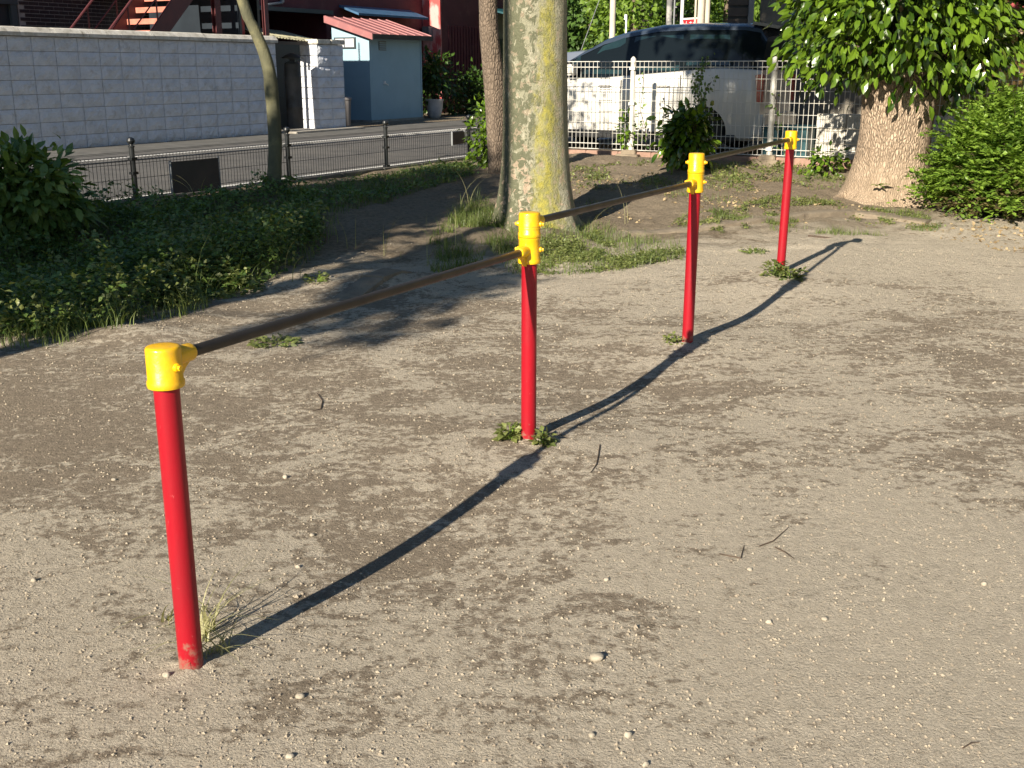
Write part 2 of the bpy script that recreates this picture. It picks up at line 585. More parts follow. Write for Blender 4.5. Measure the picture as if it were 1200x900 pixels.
def post_paint():
    m, nt, bs = newmat("red_post_paint")
    P = gpos(nt)
    sep = nt.nodes.new("ShaderNodeSeparateXYZ")
    nt.links.new(P, sep.inputs[0])
    f = noise_node(nt, P, 9, 5, 0.6, 0, (1, 1, 0.4))
    col = mix(nt, ramp(nt, f, [(0.35, 0.0), (0.65, 1.0)]), (0.330, 0.0045, 0.014), (0.265, 0.005, 0.013))
    sc = noise_node(nt, P, 48, 6, 0.7, 0.4, (1, 1, 0.55))
    col = mix(nt, ramp(nt, sc, [(0.66, 0.0), (0.70, 0.6)]), col, (0.50, 0.12, 0.12))
    col = mix(nt, ramp(nt, sc, [(0.27, 0.75), (0.31, 0.0)]), col, (0.13, 0.02, 0.02))
    lowf = math_(nt, 'ADD', math_(nt, 'MULTIPLY', sep.outputs[2], 4.2), math_(nt, 'MULTIPLY', math_(nt, 'SUBTRACT', noise_node(nt, P, 30, 6, 0.7), 0.5), 1.7))
    mud = ramp(nt, lowf, [(0.0, 0.65), (0.20, 0.0)])
    col = mix(nt, mud, col, (0.24, 0.15, 0.11))
    nt.links.new(col, bs.inputs['Base Color'])
    nt.links.new(ramp(nt, f, [(0.3, 0.34), (0.7, 0.5)]), bs.inputs['Roughness'])
    bs.inputs['Specular IOR Level'].default_value = 0.35
    bs.inputs['Coat Weight'].default_value = 0.05
    bump(nt, bs, sc, 0.25, 0.003)
    return m


M['red'] = post_paint()


def bark_brown():
    m, nt, bs = newmat("scaly_brown_bark")
    P = gpos(nt)
    mp = nt.nodes.new("ShaderNodeMapping")
    mp.inputs['Scale'].default_value = (34, 34, 17)
    nt.links.new(P, mp.inputs['Vector'])
    v = nt.nodes.new("ShaderNodeTexVoronoi")
    v.feature = 'DISTANCE_TO_EDGE'
    v.inputs['Scale'].default_value = 1.0
    nt.links.new(mp.outputs[0], v.inputs['Vector'])
    f = noise_node(nt, P, 22, 6, 0.7, 0.4, (1, 1, 0.5))
    col = mix(nt, ramp(nt, f, [(0.35, 0.0), (0.62, 1.0)]), (0.22, 0.168, 0.125), (0.125, 0.095, 0.070))
    col = mix(nt, ramp(nt, v.outputs['Distance'], [(0.0, 0.75), (0.10, 0.0)]), col, (0.060, 0.042, 0.030))
    nt.links.new(col, bs.inputs['Base Color'])
    bs.inputs['Roughness'].default_value = 0.95
    h1 = bump(nt, bs, ramp(nt, v.outputs['Distance'], [(0.0, 0.0), (0.25, 1.0)]), 0.8, 0.012)
    bump(nt, bs, f, 0.6, 0.01, h1)
    return m


def bark_stump():
    m, nt, bs = newmat("ridged_pale_bark")
    P = gpos(nt)
    mp = nt.nodes.new("ShaderNodeMapping")
    mp.inputs['Scale'].default_value = (42, 42, 15)
    nt.links.new(P, mp.inputs['Vector'])
    dn = nt.nodes.new("ShaderNodeTexNoise")
    dn.inputs['Scale'].default_value = 5
    nt.links.new(P, dn.inputs['Vector'])
    ad = mix(nt, 0.9, mp.outputs[0], dn.outputs['Color'], 'ADD')
    v = nt.nodes.new("ShaderNodeTexVoronoi")
    v.feature = 'DISTANCE_TO_EDGE'
    v.inputs['Scale'].default_value = 1.0
    nt.links.new(ad, v.inputs['Vector'])
    f = noise_node(nt, P, 14, 7, 0.7, 0.3, (1, 1, 0.35))
    sep = nt.nodes.new("ShaderNodeSeparateXYZ")
    nt.links.new(P, sep.inputs[0])
    col = mix(nt, ramp(nt, f, [(0.35, 0.0), (0.65, 1.0)]), (0.52, 0.40, 0.29), (0.36, 0.27, 0.19))
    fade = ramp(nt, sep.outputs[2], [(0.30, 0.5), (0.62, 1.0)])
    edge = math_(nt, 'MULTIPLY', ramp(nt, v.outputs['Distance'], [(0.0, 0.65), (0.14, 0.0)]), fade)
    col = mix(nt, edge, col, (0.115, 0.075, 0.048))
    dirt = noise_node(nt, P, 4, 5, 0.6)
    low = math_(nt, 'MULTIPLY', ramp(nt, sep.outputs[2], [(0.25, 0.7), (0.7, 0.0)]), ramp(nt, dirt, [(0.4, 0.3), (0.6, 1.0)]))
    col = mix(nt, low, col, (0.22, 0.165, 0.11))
    nt.links.new(col, bs.inputs['Base Color'])
    bs.inputs['Roughness'].default_value = 0.95
    h = math_(nt, 'MULTIPLY', ramp(nt, v.outputs['Distance'], [(0.0, 0.0), (0.3, 1.0)]), fade)
    h1 = bump(nt, bs, h, 0.9, 0.022)
    bump(nt, bs, f, 0.7, 0.02, h1)
    return m


def bark_plane(cx, cy):
    m, nt, bs = newmat("mottled_plane_bark")
    P = gpos(nt)
    sep = nt.nodes.new("ShaderNodeSeparateXYZ")
    nt.links.new(P, sep.inputs[0])
    dx = math_(nt, 'SUBTRACT', sep.outputs[0], cx)
    big = noise_node(nt, P, 7.5, 8, 0.72, 0.5, (1, 1, 0.7))
    fl = noise_node(nt, P, 13, 8, 0.70, 0.7, (1, 1, 0.75))
    sm = noise_node(nt, P, 70, 4, 0.6, 0)
    base = mix(nt, ramp(nt, sm, [(0.3, 0.0), (0.7, 1.0)]), (0.300, 0.285, 0.200), (0.215, 0.212, 0.145))
    # pale fresh patches
    base = mix(nt, ramp(nt, big, [(0.54, 0.0), (0.58, 0.75)]), base, (0.40, 0.375, 0.285))
    # dark olive lichen on the left side
    left = math_(nt, 'ADD', math_(nt, 'MULTIPLY', dx, -0.55), fl)
    base = mix(nt, ramp(nt, left, [(0.53, 0.0), (0.56, 0.9)]), base, (0.100, 0.105, 0.060))
    spots = noise_node(nt, P, 16, 3, 0.6, 0.4)
    lowpink = math_(nt, 'MULTIPLY', ramp(nt, spots, [(0.57, 0.0), (0.60, 1.0)]), ramp(nt, sep.outputs[2], [(0.0, 1.0), (1.0, 0.35)]))
    base = mix(nt, lowpink, base, (0.46, 0.34, 0.25))
    # yellow moss in a vertical run right of the middle
    band = math_(nt, 'SUBTRACT', 1.0, math_(nt, 'MULTIPLY', math_(nt, 'ABSOLUTE', math_(nt, 'SUBTRACT', dx, 0.085)), 5.5))
    mossn = noise_node(nt, P, 9, 7, 0.75, 0.2, (1, 1, 0.35))
    zf = ramp(nt, math_(nt, 'MULTIPLY', sep.outputs[2], 0.5), [(0.0, 0.14), (1.0, -0.0)])
    moss = math_(nt, 'ADD', math_(nt, 'ADD', math_(nt, 'MULTIPLY', band, 0.30), mossn), zf)
    mossm = ramp(nt, moss, [(0.66, 0.0), (0.86, 0.88)])
    mcol = mix(nt, ramp(nt, spots, [(0.4, 0.0), (0.6, 1.0)]), (0.34, 0.30, 0.045), (0.19, 0.19, 0.055))
    base = mix(nt, mossm, base, mcol)
    nt.links.new(base, bs.inputs['Base Color'])
    bs.inputs['Roughness'].default_value = 0.9
    h1 = bump(nt, bs, fl, 0.8, 0.03)
    h2 = bump(nt, bs, big, 0.6, 0.03, h1)
    bump(nt, bs, sm, 0.9, 0.010, h2)
    return m


M['barkbrown'] = bark_brown()
M['barkstump'] = bark_stump()
M['leaf_ground'] = leafmat("ground_weed_leaf", (0.070, 0.100, 0.026), (0.200, 0.225, 0.070), (0.34, 0.31, 0.12), 0.5, 0.25)
M['leaf_big'] = leafmat("glossy_leaf", (0.013, 0.040, 0.005), (0.120, 0.200, 0.016), (0.26, 0.30, 0.05), 0.24, 0.10)
M['leaf_bush'] = leafmat("fine_leaf", (0.060, 0.130, 0.016), (0.230, 0.350, 0.050), (0.26, 0.22, 0.08), 0.45, 0.30)
M['leaf_brown'] = leafmat("brown_sprig", (0.085, 0.070, 0.030), (0.17, 0.14, 0.055), None, 0.6, 0.3)
M['leaf_weed'] = leafmat("weed_leaf", (0.040, 0.095, 0.024), (0.165, 0.240, 0.055), (0.24, 0.25, 0.04), 0.45, 0.22)
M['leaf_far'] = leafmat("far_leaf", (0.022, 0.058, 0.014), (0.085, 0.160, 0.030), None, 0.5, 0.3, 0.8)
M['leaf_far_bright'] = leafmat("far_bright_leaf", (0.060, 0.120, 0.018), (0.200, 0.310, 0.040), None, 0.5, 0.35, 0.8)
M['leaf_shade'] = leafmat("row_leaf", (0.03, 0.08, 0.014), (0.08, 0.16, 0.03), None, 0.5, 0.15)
M['leaf_shade_dark'] = leafmat("shade_darkened_leaf", (0.010, 0.030, 0.005), (0.040, 0.085, 0.010), None, 0.4, 0.05)  # darker leaf green with shade put into the colour
M['grass'] = leafmat("grass_blade", (0.060, 0.100, 0.022), (0.190, 0.235, 0.070), (0.36, 0.33, 0.15), 0.5, 0.35)
M['straw'] = leafmat("pale_grass_stem", (0.20, 0.21, 0.09), (0.36, 0.34, 0.18), None, 0.5, 0.3)

# ------------------------------------------------------------------ ground
def axis(lo, hi, step, far):
    a = list(np.arange(lo, hi + 1e-6, step))
    s = step
    x = a[-1]
    r = []
    while x < far:
        s *= 1.22
        x += s
        r.append(x)
    s = step
    x = a[0]
    l = []
    while x > -far:
        s *= 1.22
        x -= s
        l.append(x)
    return np.array(l[::-1] + a + r)


gx = axis(-6.5, 8.0, 0.055, 900)
gy = axis(0.8, 15.0, 0.055, 1200)
X, Y = np.meshgrid(gx, gy)
Z = tz(X, Y)
nx, ny = len(gx), len(gy)
V = np.stack([X.ravel(), Y.ravel(), Z.ravel()], 1)
i = np.arange(nx - 1)
j = np.arange(ny - 1)
I, J = np.meshgrid(i, j)
b = (J * nx + I).ravel()
F = np.stack([b, b + 1, b + 1 + nx, b + nx], 1)
g = fast_mesh("ground", V, F, M['soil'], smooth=True)
tag(g, kind='structure')

# the street: asphalt sheet, painted lines, gutter, kerb
mb = MB(WM(0, 0))
mb.add([(-40, -5.98, GZ + .006), (90, -5.98, GZ + .006), (90, -1.2, GZ + .006), (-40, -1.2, GZ + .006)], [(0, 1, 2, 3)])
tag(mb.build("road", M['asphalt']), kind='structure')
for (t0, t1, nm) in ((-5.90, -5.78, "edge_line"), (-2.0, -1.88, "edge_line")):
    mb = MB(WM(0, 0))
    s = -38.0
    while s < 60:
        e = s + random.uniform(0.5, 1.4)
        a0 = t0 + random.uniform(-.006, .006)
        mb.add([(s, a0, GZ + .010), (e, a0 + .004, GZ + .010), (e, t1, GZ + .010), (s, t1 + random.uniform(-.006, .006), GZ + .010)], [(0, 1, 2, 3)])
        s = e + (random.uniform(0.01, 0.05) if random.random() < .5 else 0)
    o = mb.build(nm, M['line'])
    tag(o, kind='structure')
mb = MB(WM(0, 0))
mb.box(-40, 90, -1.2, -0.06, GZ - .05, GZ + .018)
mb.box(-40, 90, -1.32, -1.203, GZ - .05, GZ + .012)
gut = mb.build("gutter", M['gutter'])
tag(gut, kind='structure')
kerb = thing("street_kerb", W(0, -6.1, GZ - .06), None, None)
kerb['kind'] = 'structure'
for k in range(26):
    s0 = -13 + k * 0.8
    mb = MB(WM(0, 0))
    mb.bbox(s0, s0 + .792, -6.14, -5.985, GZ - .12, GZ + .03 + random.uniform(-.004, .004), .008)
    mb.build("kerb_stone", M['gutter'], kerb)

# half buried concrete edging of the planted part
curb = thing("garden_edging", G(735, 272), None, None)
curb['kind'] = 'structure'
pl = [G(398, 352), G(436, 330), G(500, 312), G(575, 296), G(655, 287), G(732, 274), G(802, 271), G(868, 262), G(935, 255), G(1000, 252), G(1088, 262)]
tops = [.00, .035, -.02, -.03, -.03, .02, .03, .03, .045, .05, .03]
for k in range(len(pl) - 1):
    a, b_ = pl[k], pl[k + 1]
    if k in (2, 3):
        continue
    n = max(2, int((b_ - a).length / .25))
    d = (b_ - a).normalized()
    w = Vector((-d.y, d.x, 0))
    vs, fs = [], []
    for q in range(n + 1):
        f = q / n
        p = a.lerp(b_, f) - d * (.0 if q else -.012)
        zt = tops[k] * (1 - f) + tops[k + 1] * f + random.uniform(-.006, .006)
        zg = float(tz(p.x, p.y))
        for (o_, zz) in ((-.09, -.1), (-.085, zt - .008), (-.06, zt), (.07, zt + random.uniform(-.004, .004)), (.10, zt - .012), (.11, -.1)):
            pp = p + w * (o_ + random.uniform(-.006, .006))
            vs.append((pp.x, pp.y, zg + zz))
    for q in range(n):
        for r_ in range(5):
            fs.append((q * 6 + r_, q * 6 + r_ + 1, (q + 1) * 6 + r_ + 1, (q + 1) * 6 + r_))
    fs.append(tuple(range(6)))
    fs.append(tuple(n * 6 + r_ for r_ in range(5, -1, -1)))
    MB().add(vs, fs).build("edging_stone", M['oldcon'], curb, smooth=35)

# ------------------------------------------------------------------ horizontal bars (the subject)
PD = 0.0305
posts = []
for (px, py, ys, ln_) in ((220.5, 788, (458, 410), 0), (619.5, 517, (310, 279, 250), 0), (806.5, 403, (226, 203, 180), .005), (915.5, 320, (175, 153.5), .012)):
    p = G(px, py) + Vector((0, .03, 0))
    p.z = float(tz(p.x, p.y))
    h = [Q(px, y, p.y - .04).z - p.z for y in ys]
    posts.append(dict(p=p, tops=list(zip(h[:-1], h[1:])), lean=(ln_, 0)))
    print("post", [round(v, 3) for v in p], [round(v, 3) for v in h])
bars = [(0, posts[0]['tops'][-1][1] - .034, 1, posts[1]['tops'][0][0] + .050),
        (1, posts[1]['tops'][1][1] - .040, 2, posts[2]['tops'][0][0] + .050),
        (2, posts[2]['tops'][1][1] - .040, 3, posts[3]['tops'][0][0] + .066)]
rig = thing("horizontal_bars", posts[1]['p'], "red pipe posts with yellow joints carrying three dark steel exercise bars across the dirt", "playground bars")
post_objs = []
for q, spec in enumerate(posts):
    p = spec['p']
    top = spec['tops'][-1][1]
    lx = spec['lean'][0]
    mb = MB()
    n = 40
    pts = [(p.x, p.y, p.z - 0.15)] + [(p.x + lx * k / 8, p.y, p.z + (top - .03) * k / 8) for k in range(9)]
    mb.tube(pts, PD, 40)
    post_objs.append(mb.build("post", M['red'], rig, smooth=40))
for q, spec in enumerate(posts):
    p = spec['p']
    lx = spec['lean'][0]
    ax = Vector((p.x + lx, p.y, 0))
    for lev, (z0, z1) in enumerate(spec['tops']):
        last = lev == len(spec['tops']) - 1
        r = 0.0415
        mb = MB()
        prof = [(PD, z0 - .001), (r + .0015, z0), (r + .0027, z0 + .004), (r + .0027, z0 + .014), (r, z0 + .018)]
        if last:
            prof += [(r, z1 - .008), (r - .0012, z1 - .0035), (r - .004, z1 - .001), (r - .010, z1), (.004, z1 + .0015)]
        else:
            prof += [(r, z1 - .012), (r + .002, z1 - .008), (r + .002, z1 - .002), (PD, z1 - .0005)]
        mb.lathe(prof, 40, (ax.x, ax.y, p.z))
        cap = mb.build("joint_sleeve", M['yellow'], rig, smooth=35)
        # which bar(s) leave this sleeve
        for (a, za, b_, zb) in bars:
            if a == q and (last):
                other, zz = b_, za
            elif b_ == q and (lev == 0):
                other, zz = a, zb
            else:
                continue
            oz = zb if a == q else za
            op = posts[other]['p'] + Vector((posts[other]['lean'][0], 0, 0))
            tgt = Vector((op.x, op.y, op.z + oz))
            src = Vector((ax.x, ax.y, p.z + zz))
            d = (tgt - src).normalized()
            side = Vector((d.y, -d.x, 0)).normalized()
            # socket: thick short cylinder with a rounded lip
            mb = MB()
            mb.tube([src + d * .020, src + d * .050, src + d * .066, src + d * .086, src + d * .092], [.0235, .0225, .0225, .0222, .0195], 24)
            # gusset web under the socket
            w = .009
            vs = []
            for sg in (-1, 1):
                for (dd, dz) in ((.036, -.005), (.084, -.014), (.060, -.032), (.040, -.058 if not last or len(spec['tops']) == 1 else -.055)):
                    vs.append(src + d * dd + side * sg * w + Vector((0, 0, dz)))
            mb.add(vs, [(0, 1, 2, 3), (7, 6, 5, 4), (0, 4, 5, 1), (1, 5, 6, 2), (2, 6, 7, 3), (3, 7, 4, 0)])
            sk = mb.build("bar_socket", M['yellow'], cap, smooth=35)
        # bolt bosses, either side of the sleeve
        zc_ = (z0 + z1) / 2 + .002
        for ang in ((-12, 168) if q else (-32,)):
            dv = Vector((math.cos(R(ang)), math.sin(R(ang)), 0))
            c0 = Vector((ax.x, ax.y, p.z + zc_))
            mb = MB()
            mb.tube([c0 + dv * (r - .008), c0 + dv * (r + .006), c0 + dv * (r + .008)], [.0105, .0105, .008], 16)
            mb.tube([c0 + dv * (r + .004), c0 + dv * (r + .015)], .0066, 6)
            mb.build("bolt", M['yellow'], cap, smooth=30)
        if len(spec['tops']) == 2 and last:
            mb = MB()
            for zz in (z0 + .030, z0 + .040):
                mb.lathe([(r - .002, zz), (r + .0012, zz + .001), (r + .0012, zz + .003), (r - .002, zz + .004)], 40, (ax.x, ax.y, p.z))
            mb.build("casting_ridge", M['yellow'], cap, smooth=30)
for (a, za, b_, zb) in bars:
    pa = posts[a]['p'] + Vector((posts[a]['lean'][0], 0, za))
    pb = posts[b_]['p'] + Vector((posts[b_]['lean'][0], 0, zb))
    d = (pb - pa).normalized()
    MB().tube([pa + d * .075, pa.lerp(pb, .5), pb - d * .075], .0145, 24).build("bar", M['bar'], rig, smooth=40)

# ------------------------------------------------------------------ block walls
def block_variant(k, lx=.388, lz=.192, ly=.10):
    rs = np.random.default_rng(100 + k)
    nxx, nzz = 6, 3
    vs, fs = [], []
    e = .006
    for jz in range(nzz + 1):
        for ix in range(nxx + 1):
            x = lx * ix / nxx
            z = lz * jz / nzz
            edge = ix in (0, nxx) or jz in (0, nzz)
            y = 0 if edge else -(.006 + rs.random() * .020)
            vs.append((x, y, z))
    for jz in range(nzz):
        for ix in range(nxx):
            a = jz * (nxx + 1) + ix
            fs.append((a, a + 1, a + nxx + 2, a + nxx + 1))
    b0 = len(vs)
    vs += [(0, ly, 0), (lx, ly, 0), (lx, ly, lz), (0, ly, lz)]
    bl, br, tl, tr = 0, nxx, nzz * (nxx + 1), nzz * (nxx + 1) + nxx
    fs += [tuple([b0, b0 + 1] + list(range(br, bl - 1, -1))),
           tuple([b0 + 3] + [tl + k2 for k2 in range(nxx + 1)] + [b0 + 2])[::1],
           tuple([b0] + [jz * (nxx + 1) for jz in range(nzz + 1)] + [b0 + 3]),
           tuple([b0 + 1, b0 + 2] + [jz * (nxx + 1) + nxx for jz in range(nzz, -1, -1)])]
    b = MB()
    b.add(vs, fs)
    return b.mesh("block", M['block'])


bvar = [block_variant(k) for k in range(6)]


def place(me, name, M4, parent):
    o = bpy.data.objects.new(name, me)
    C.objects.link(o)
    o.parent = parent
    o.matrix_basis = Matrix.Translation(-ORG[parent]) @ M4
    return o


def block_wall(root, s0, n, t, rows, z0, core=True, first=0):
    for r_ in range(rows):
        for k in range(n):
            s = s0 + k * .398
            m4 = WM(s, t, z0 + r_ * .2) @ Matrix.Translation((random.uniform(-.002, .002), random.uniform(-.003, .003), 0))
            place(random.choice(bvar), "block", m4, root)


wall = thing("block_wall", W(2.5, 0, GZ), "long white painted block wall with weathered coping along the street", "wall")
n1 = 21
s_start = 5.77 - n1 * .398
block_wall(wall, s_start, n1, 0, 8, GZ + .02)
mb = MB(WM(0, 0))
mb.box(s_start, 5.76, .012, .14, GZ, GZ + 1.62)
mb.build("mortar_core", M['mortar'], wall)
for k in range(14):
    mb = MB(WM(0, 0))
    a = s_start - .02 + k * .6
    b_ = min(a + .592, 5.80)
    zt_ = random.uniform(-.004, .004)
    vs = []
    for s_ in (a, b_):
        vs += [(s_, -.05, GZ + 1.625), (s_, -.052, GZ + 1.675 + zt_), (s_, .0, GZ + 1.735 + zt_), (s_, .06, GZ + 1.75 + zt_), (s_, .19, GZ + 1.68), (s_, .19, GZ + 1.625)]
    mb.add(vs, [tuple(range(5, -1, -1)), tuple(range(6, 12))] + [(q, (q + 1) % 6, (q + 1) % 6 + 6, q + 6) for q in range(6)])
    mb.build("coping_stone", M['cap'], wall)

wall2 = thing("block_wall", W(7.4, 0, GZ), "short white block pier between the gate gap and the blue shed", "wall")
block_wall(wall2, 6.94, 2, 0, 8, GZ + .02)
mb = MB(WM(0, 0))
mb.box(6.95, 7.73, .012, .42, GZ, GZ + 1.62)
mb.build("mortar_core", M['mortar'], wall2)
for r_ in range(8):     # return of the pier facing down the street
    vs = []
    mb = MB(WM(0, 0))
    mb.bbox(6.928, 6.949, .006 + .0, .42, GZ + .024 + r_ * .2, GZ + .212 + r_ * .2, .005)
    mb.build("end_block", M['block'], wall2)
for a, b_ in ((6.90, 7.33), (7.335, 7.76)):
    mb = MB(WM(0, 0))
    mb.bbox(a, b_, -.045, .45, GZ + 1.625, GZ + 1.715, .014)
    mb.build("coping_stone", M['cap'], wall2)

# ------------------------------------------------------------------ house behind the long wall
houseA = thing("apartment_house", W(6, 3.5, GZ), "dark maroon two storey house with brick bay behind the white wall", "house")
mb = MB(WM(0, 0))
mb.box(11.6, 15.70, 3.5, 9, GZ, 7.5)
mb.build("side_wall", M['maroon'], houseA)
mb = MB(WM(0, 0))
mb.box(-5, 11.59, 3.46, 9, 2.78, 7.5)
mb.build("upper_wall", M['maroon'], houseA)
mb = MB(WM(0, 0))
mb.box(7.45, 11.59, 5.6, 9, GZ, 2.775)
mb.build("back_wall", M['darkroom'], houseA)
mb = MB(WM(0, 0))
mb.box(3.2, 7.44, 3.62, 9, GZ, 2.775)
mb.build("brick_bay", M['brickmortar'], houseA)
mb = MB(WM(0, 0))
mb.box(-5, 3.19, 3.70, 9, GZ, 2.775)
mb.build("shutter", M['darkroom'], houseA)
mb = MB(WM(0, 0))
for a in (-.2, 1.6, 3.05):
    mb.box(a, a + .12, 3.62, 3.69, GZ, 2.775)
mb.box(-5, 3.19, 3.60, 3.617, 2.55, 2.66)
mb.build("shutter_frame", M['frame'], houseA)
mb = MB(WM(0, 0))     # window seen past the columns
mb.box(7.9, 9.6, 5.5, 5.59, 1.0, 2.5)
wp = mb.build("window", M['frame'], houseA)
mb = MB(WM(0, 0))
mb.box(7.98, 8.72, 5.48, 5.495, 1.08, 2.42)
mb.build("pane", M['glass'], wp)
mb = MB(WM(0, 0))
mb.box(8.78, 9.52, 5.48, 5.495, 1.08, 2.42)
mb.build("pane", M['glass'], wp)
# bricks
bmesh_brick = MB().bbox(0, .198, -.010, .02, 0, .056, .004).mesh("brick", M['brick'])
far_b = MB(WM(0, 0))
cnt = 0
for r_ in range(36):
    z = GZ + .02 + r_ * .068
    if z > 2.70:
        break
    off = 0 if r_ % 2 else -.105
    for k in range(21):
        s = 3.22 + k * .209 + off
        if s < 3.2 or s > 7.24:
            continue
        if z > 1.80 and 3.4 < s < 6.9 and cnt < 290:
            place(bmesh_brick, "brick", WM(s, 3.62, z), houseA)
            cnt += 1
        else:
            far_b.box(s, s + .198, 3.610, 3.625, z, z + .056)
o = far_b.build("brick_courses", M['brick'], houseA)
o['kind'] = 'stuff'
mb = MB(WM(0, 0))
mb.tube([(9.95, 3.40, 2.9), (9.95, 3.40, 7.0)], .045, 10)
mb.tube([(9.95, 3.40, 2.9), (9.2, 3.3, 2.80)], .03, 8)
mb.tube([(9.2, 3.3, 2.80), (9.2, 3.3, GZ)], .03, 8)
mb.build("drainpipe", M['tank'], houseA, smooth=True)
mb = MB(WM(0, 0))      # ledge above the ground floor
mb.box(6.2, 11.58, 3.25, 3.455, 2.70, 2.79)
mb.build("ledge", M['frame'], houseA)
# small blue lean-to sheet on the wall
mb = MB(WM(0, 0))
mb.add([(12.1, 2.9, 2.75), (15.1, 2.9, 2.75), (15.1, 3.49, 2.95), (12.1, 3.49, 2.95), (12.1, 2.9, 2.70), (15.1, 2.9, 2.70), (15.1, 3.49, 2.90), (12.1, 3.49, 2.90)],
       [(0, 1, 2, 3), (7, 6, 5, 4), (0, 4, 5, 1), (1, 5, 6, 2), (3, 7, 4, 0), (2, 6, 7, 3)])
mb.build("awning", M['bluetarp'], houseA)

# steel columns carrying the landing
for (s, t, w_, lab) in ((5.20, .85, .07, "shade-darkened red steel column behind the white wall, left of the slim tree"),
                        (5.78, .85, .075, "red steel column rising just behind the slim leaning tree"),
                        (5.90, .32, .05, "red steel column standing at the gate end of the long white wall")):
    root = thing("steel_column", W(s, t, GZ), lab, "column", "steel columns along the white wall")
    mb = MB(WM(0, 0))
    mb.box(s - w_, s + w_, t - w_ * .7, t - w_ * .5, GZ, 4.6)
    mb.box(s - w_, s + w_, t + w_ * .5, t + w_ * .7, GZ, 4.6)
    mb.box(s - .006, s + .006, t - w_ * .495, t + w_ * .495, GZ, 4.6)
    mb.build("shaft", M['steelred'] if abs(s - 5.78) < .01 else M['stringer'], root)  # brighter red paints the sunlit shaft, dark maroon the shaded ones
    mb = MB(WM(0, 0))
    mb.box(s - w_ - .03, s + w_ + .03, t - w_ - .02, t + w_ + .02, GZ - .05, GZ - .001 + .012)
    mb.build("base_plate", M['steelred'], root)

# outside stair
st = thing("outdoor_staircase", W(3.2, 1.2, GZ), "rusty red open steel staircase climbing behind the white wall in sunlight", "staircase")
S0, SL = 1.72, 1.0
for k in range(15):
    s = S0 + .2 + k * .215
    z = GZ + .2 + k * .2
    mb = MB(WM(0, 0))
    mb.box(s, s + .24, .745, 1.655, z - .035, z)
    mb.box(s, s + .012, .746, 1.654, z - .09, z - .036)
    mb.build("tread", M['stairred'], st)
for t in (.70, 1.66):
    mb = MB(WM(0, 0))
    a = (S0, GZ)
    b_ = (S0 + 16 * .215, GZ + 3.2)
    mb.prism([(a[0], a[1]), (a[0] + .28, a[1]), (b_[0] + .14, b_[1] - .14), (b_[0] - .14, b_[1] + .1)], t, t + .04)
    mb.build("stringer", M['stringer'], st)
    mb = MB(WM(0, 0))
    mb.tube([(S0 + .1, t + .02, GZ + 1.0), (b_[0], t + .02, b_[1] + .95)], .020, 8)
    mb.tube([(S0 + .1, t + .02, GZ + .55), (b_[0], t + .02, b_[1] + .5)], .012, 8)
    for k in range(6):
        s = S0 + .1 + k * .62
        zz = GZ + k * .577
        mb.tube([(s, t + .02, zz + .05), (s, t + .02, zz + 1.02)], .014, 8)
    mb.build("handrail", M['stringer'], st, smooth=True)

landing = thing("terrace_landing", W(6.3, 2, 2.78), "unseen steel terrace slab, sized to shade the shed, over the gate gap at the head of the red staircase", "terrace")
MB(WM(0, 0)).box(5.2, 7.4, .78, 3.44, 2.80, 3.02).build("slab", M['stringer'], landing)  # out of view; extent chosen so its shadow falls on the shed
MB(WM(0, 0)).box(5.62, 5.68, .70, 3.0, GZ, 2.78).build("sun_blocker", M['darkroom'], landing)  # added panel that keeps sun off the tank and gate
MB(WM(0, 0)).box(7.33, 7.40, 1.80, 3.43, GZ, 2.797).build("sun_blocker", M['darkroom'], landing)  # added panel that keeps sun off the lower shed side
# gate recess
tank = thing("water_heater_tank", W(7.38, 1.0, GZ), "tall grey cylindrical tank with a conical hat in the wall gap", "tank")
mb = MB()
c = W(7.38, 1.0, GZ)
mb.lathe([(.17, 0), (.17, .42), (.173, .425), (.173, .445), (.17, .45), (.17, 1.0), (.173, 1.005), (.173, 1.02), (.17, 1.03), (.168, 1.26), (.12, 1.31)], 24, c)
mb.build("barrel", M['tank'], tank, smooth=40)
mb = MB()
mb.lathe([(.06, 1.30), (.06, 1.36), (.22, 1.37), (.215, 1.385), (.12, 1.44), (.02, 1.475)], 24, c)
mb.build("hat", M['tank'], tank, smooth=40)
gd = thing("gate_door", W(6.6, 1.6, GZ), "dark panelled door at the back of the gap in the white wall", "door")
mb = MB(WM(0, 0))
mb.box(5.95, 8.4, 1.62, 1.68, GZ, 1.95)
mb.build("door_leaf", M['darkroom'], gd)
mb = MB(WM(0, 0))
for z in (.55, .9, 1.25, 1.6):
    mb.box(6.0, 8.3, 1.60, 1.617, z, z + .03)
mb.build("door_rail", M['darkroom'], gd)
step = thing("gate_step", W(6.5, -.05, GZ), "worn concrete step in front of the gap in the white wall", "step")
mb = MB(WM(0, 0))
mb.bbox(5.82, 7.9, -.35, .42, GZ, GZ + .05, .012)
mb.build("slab", M['concrete'], step)
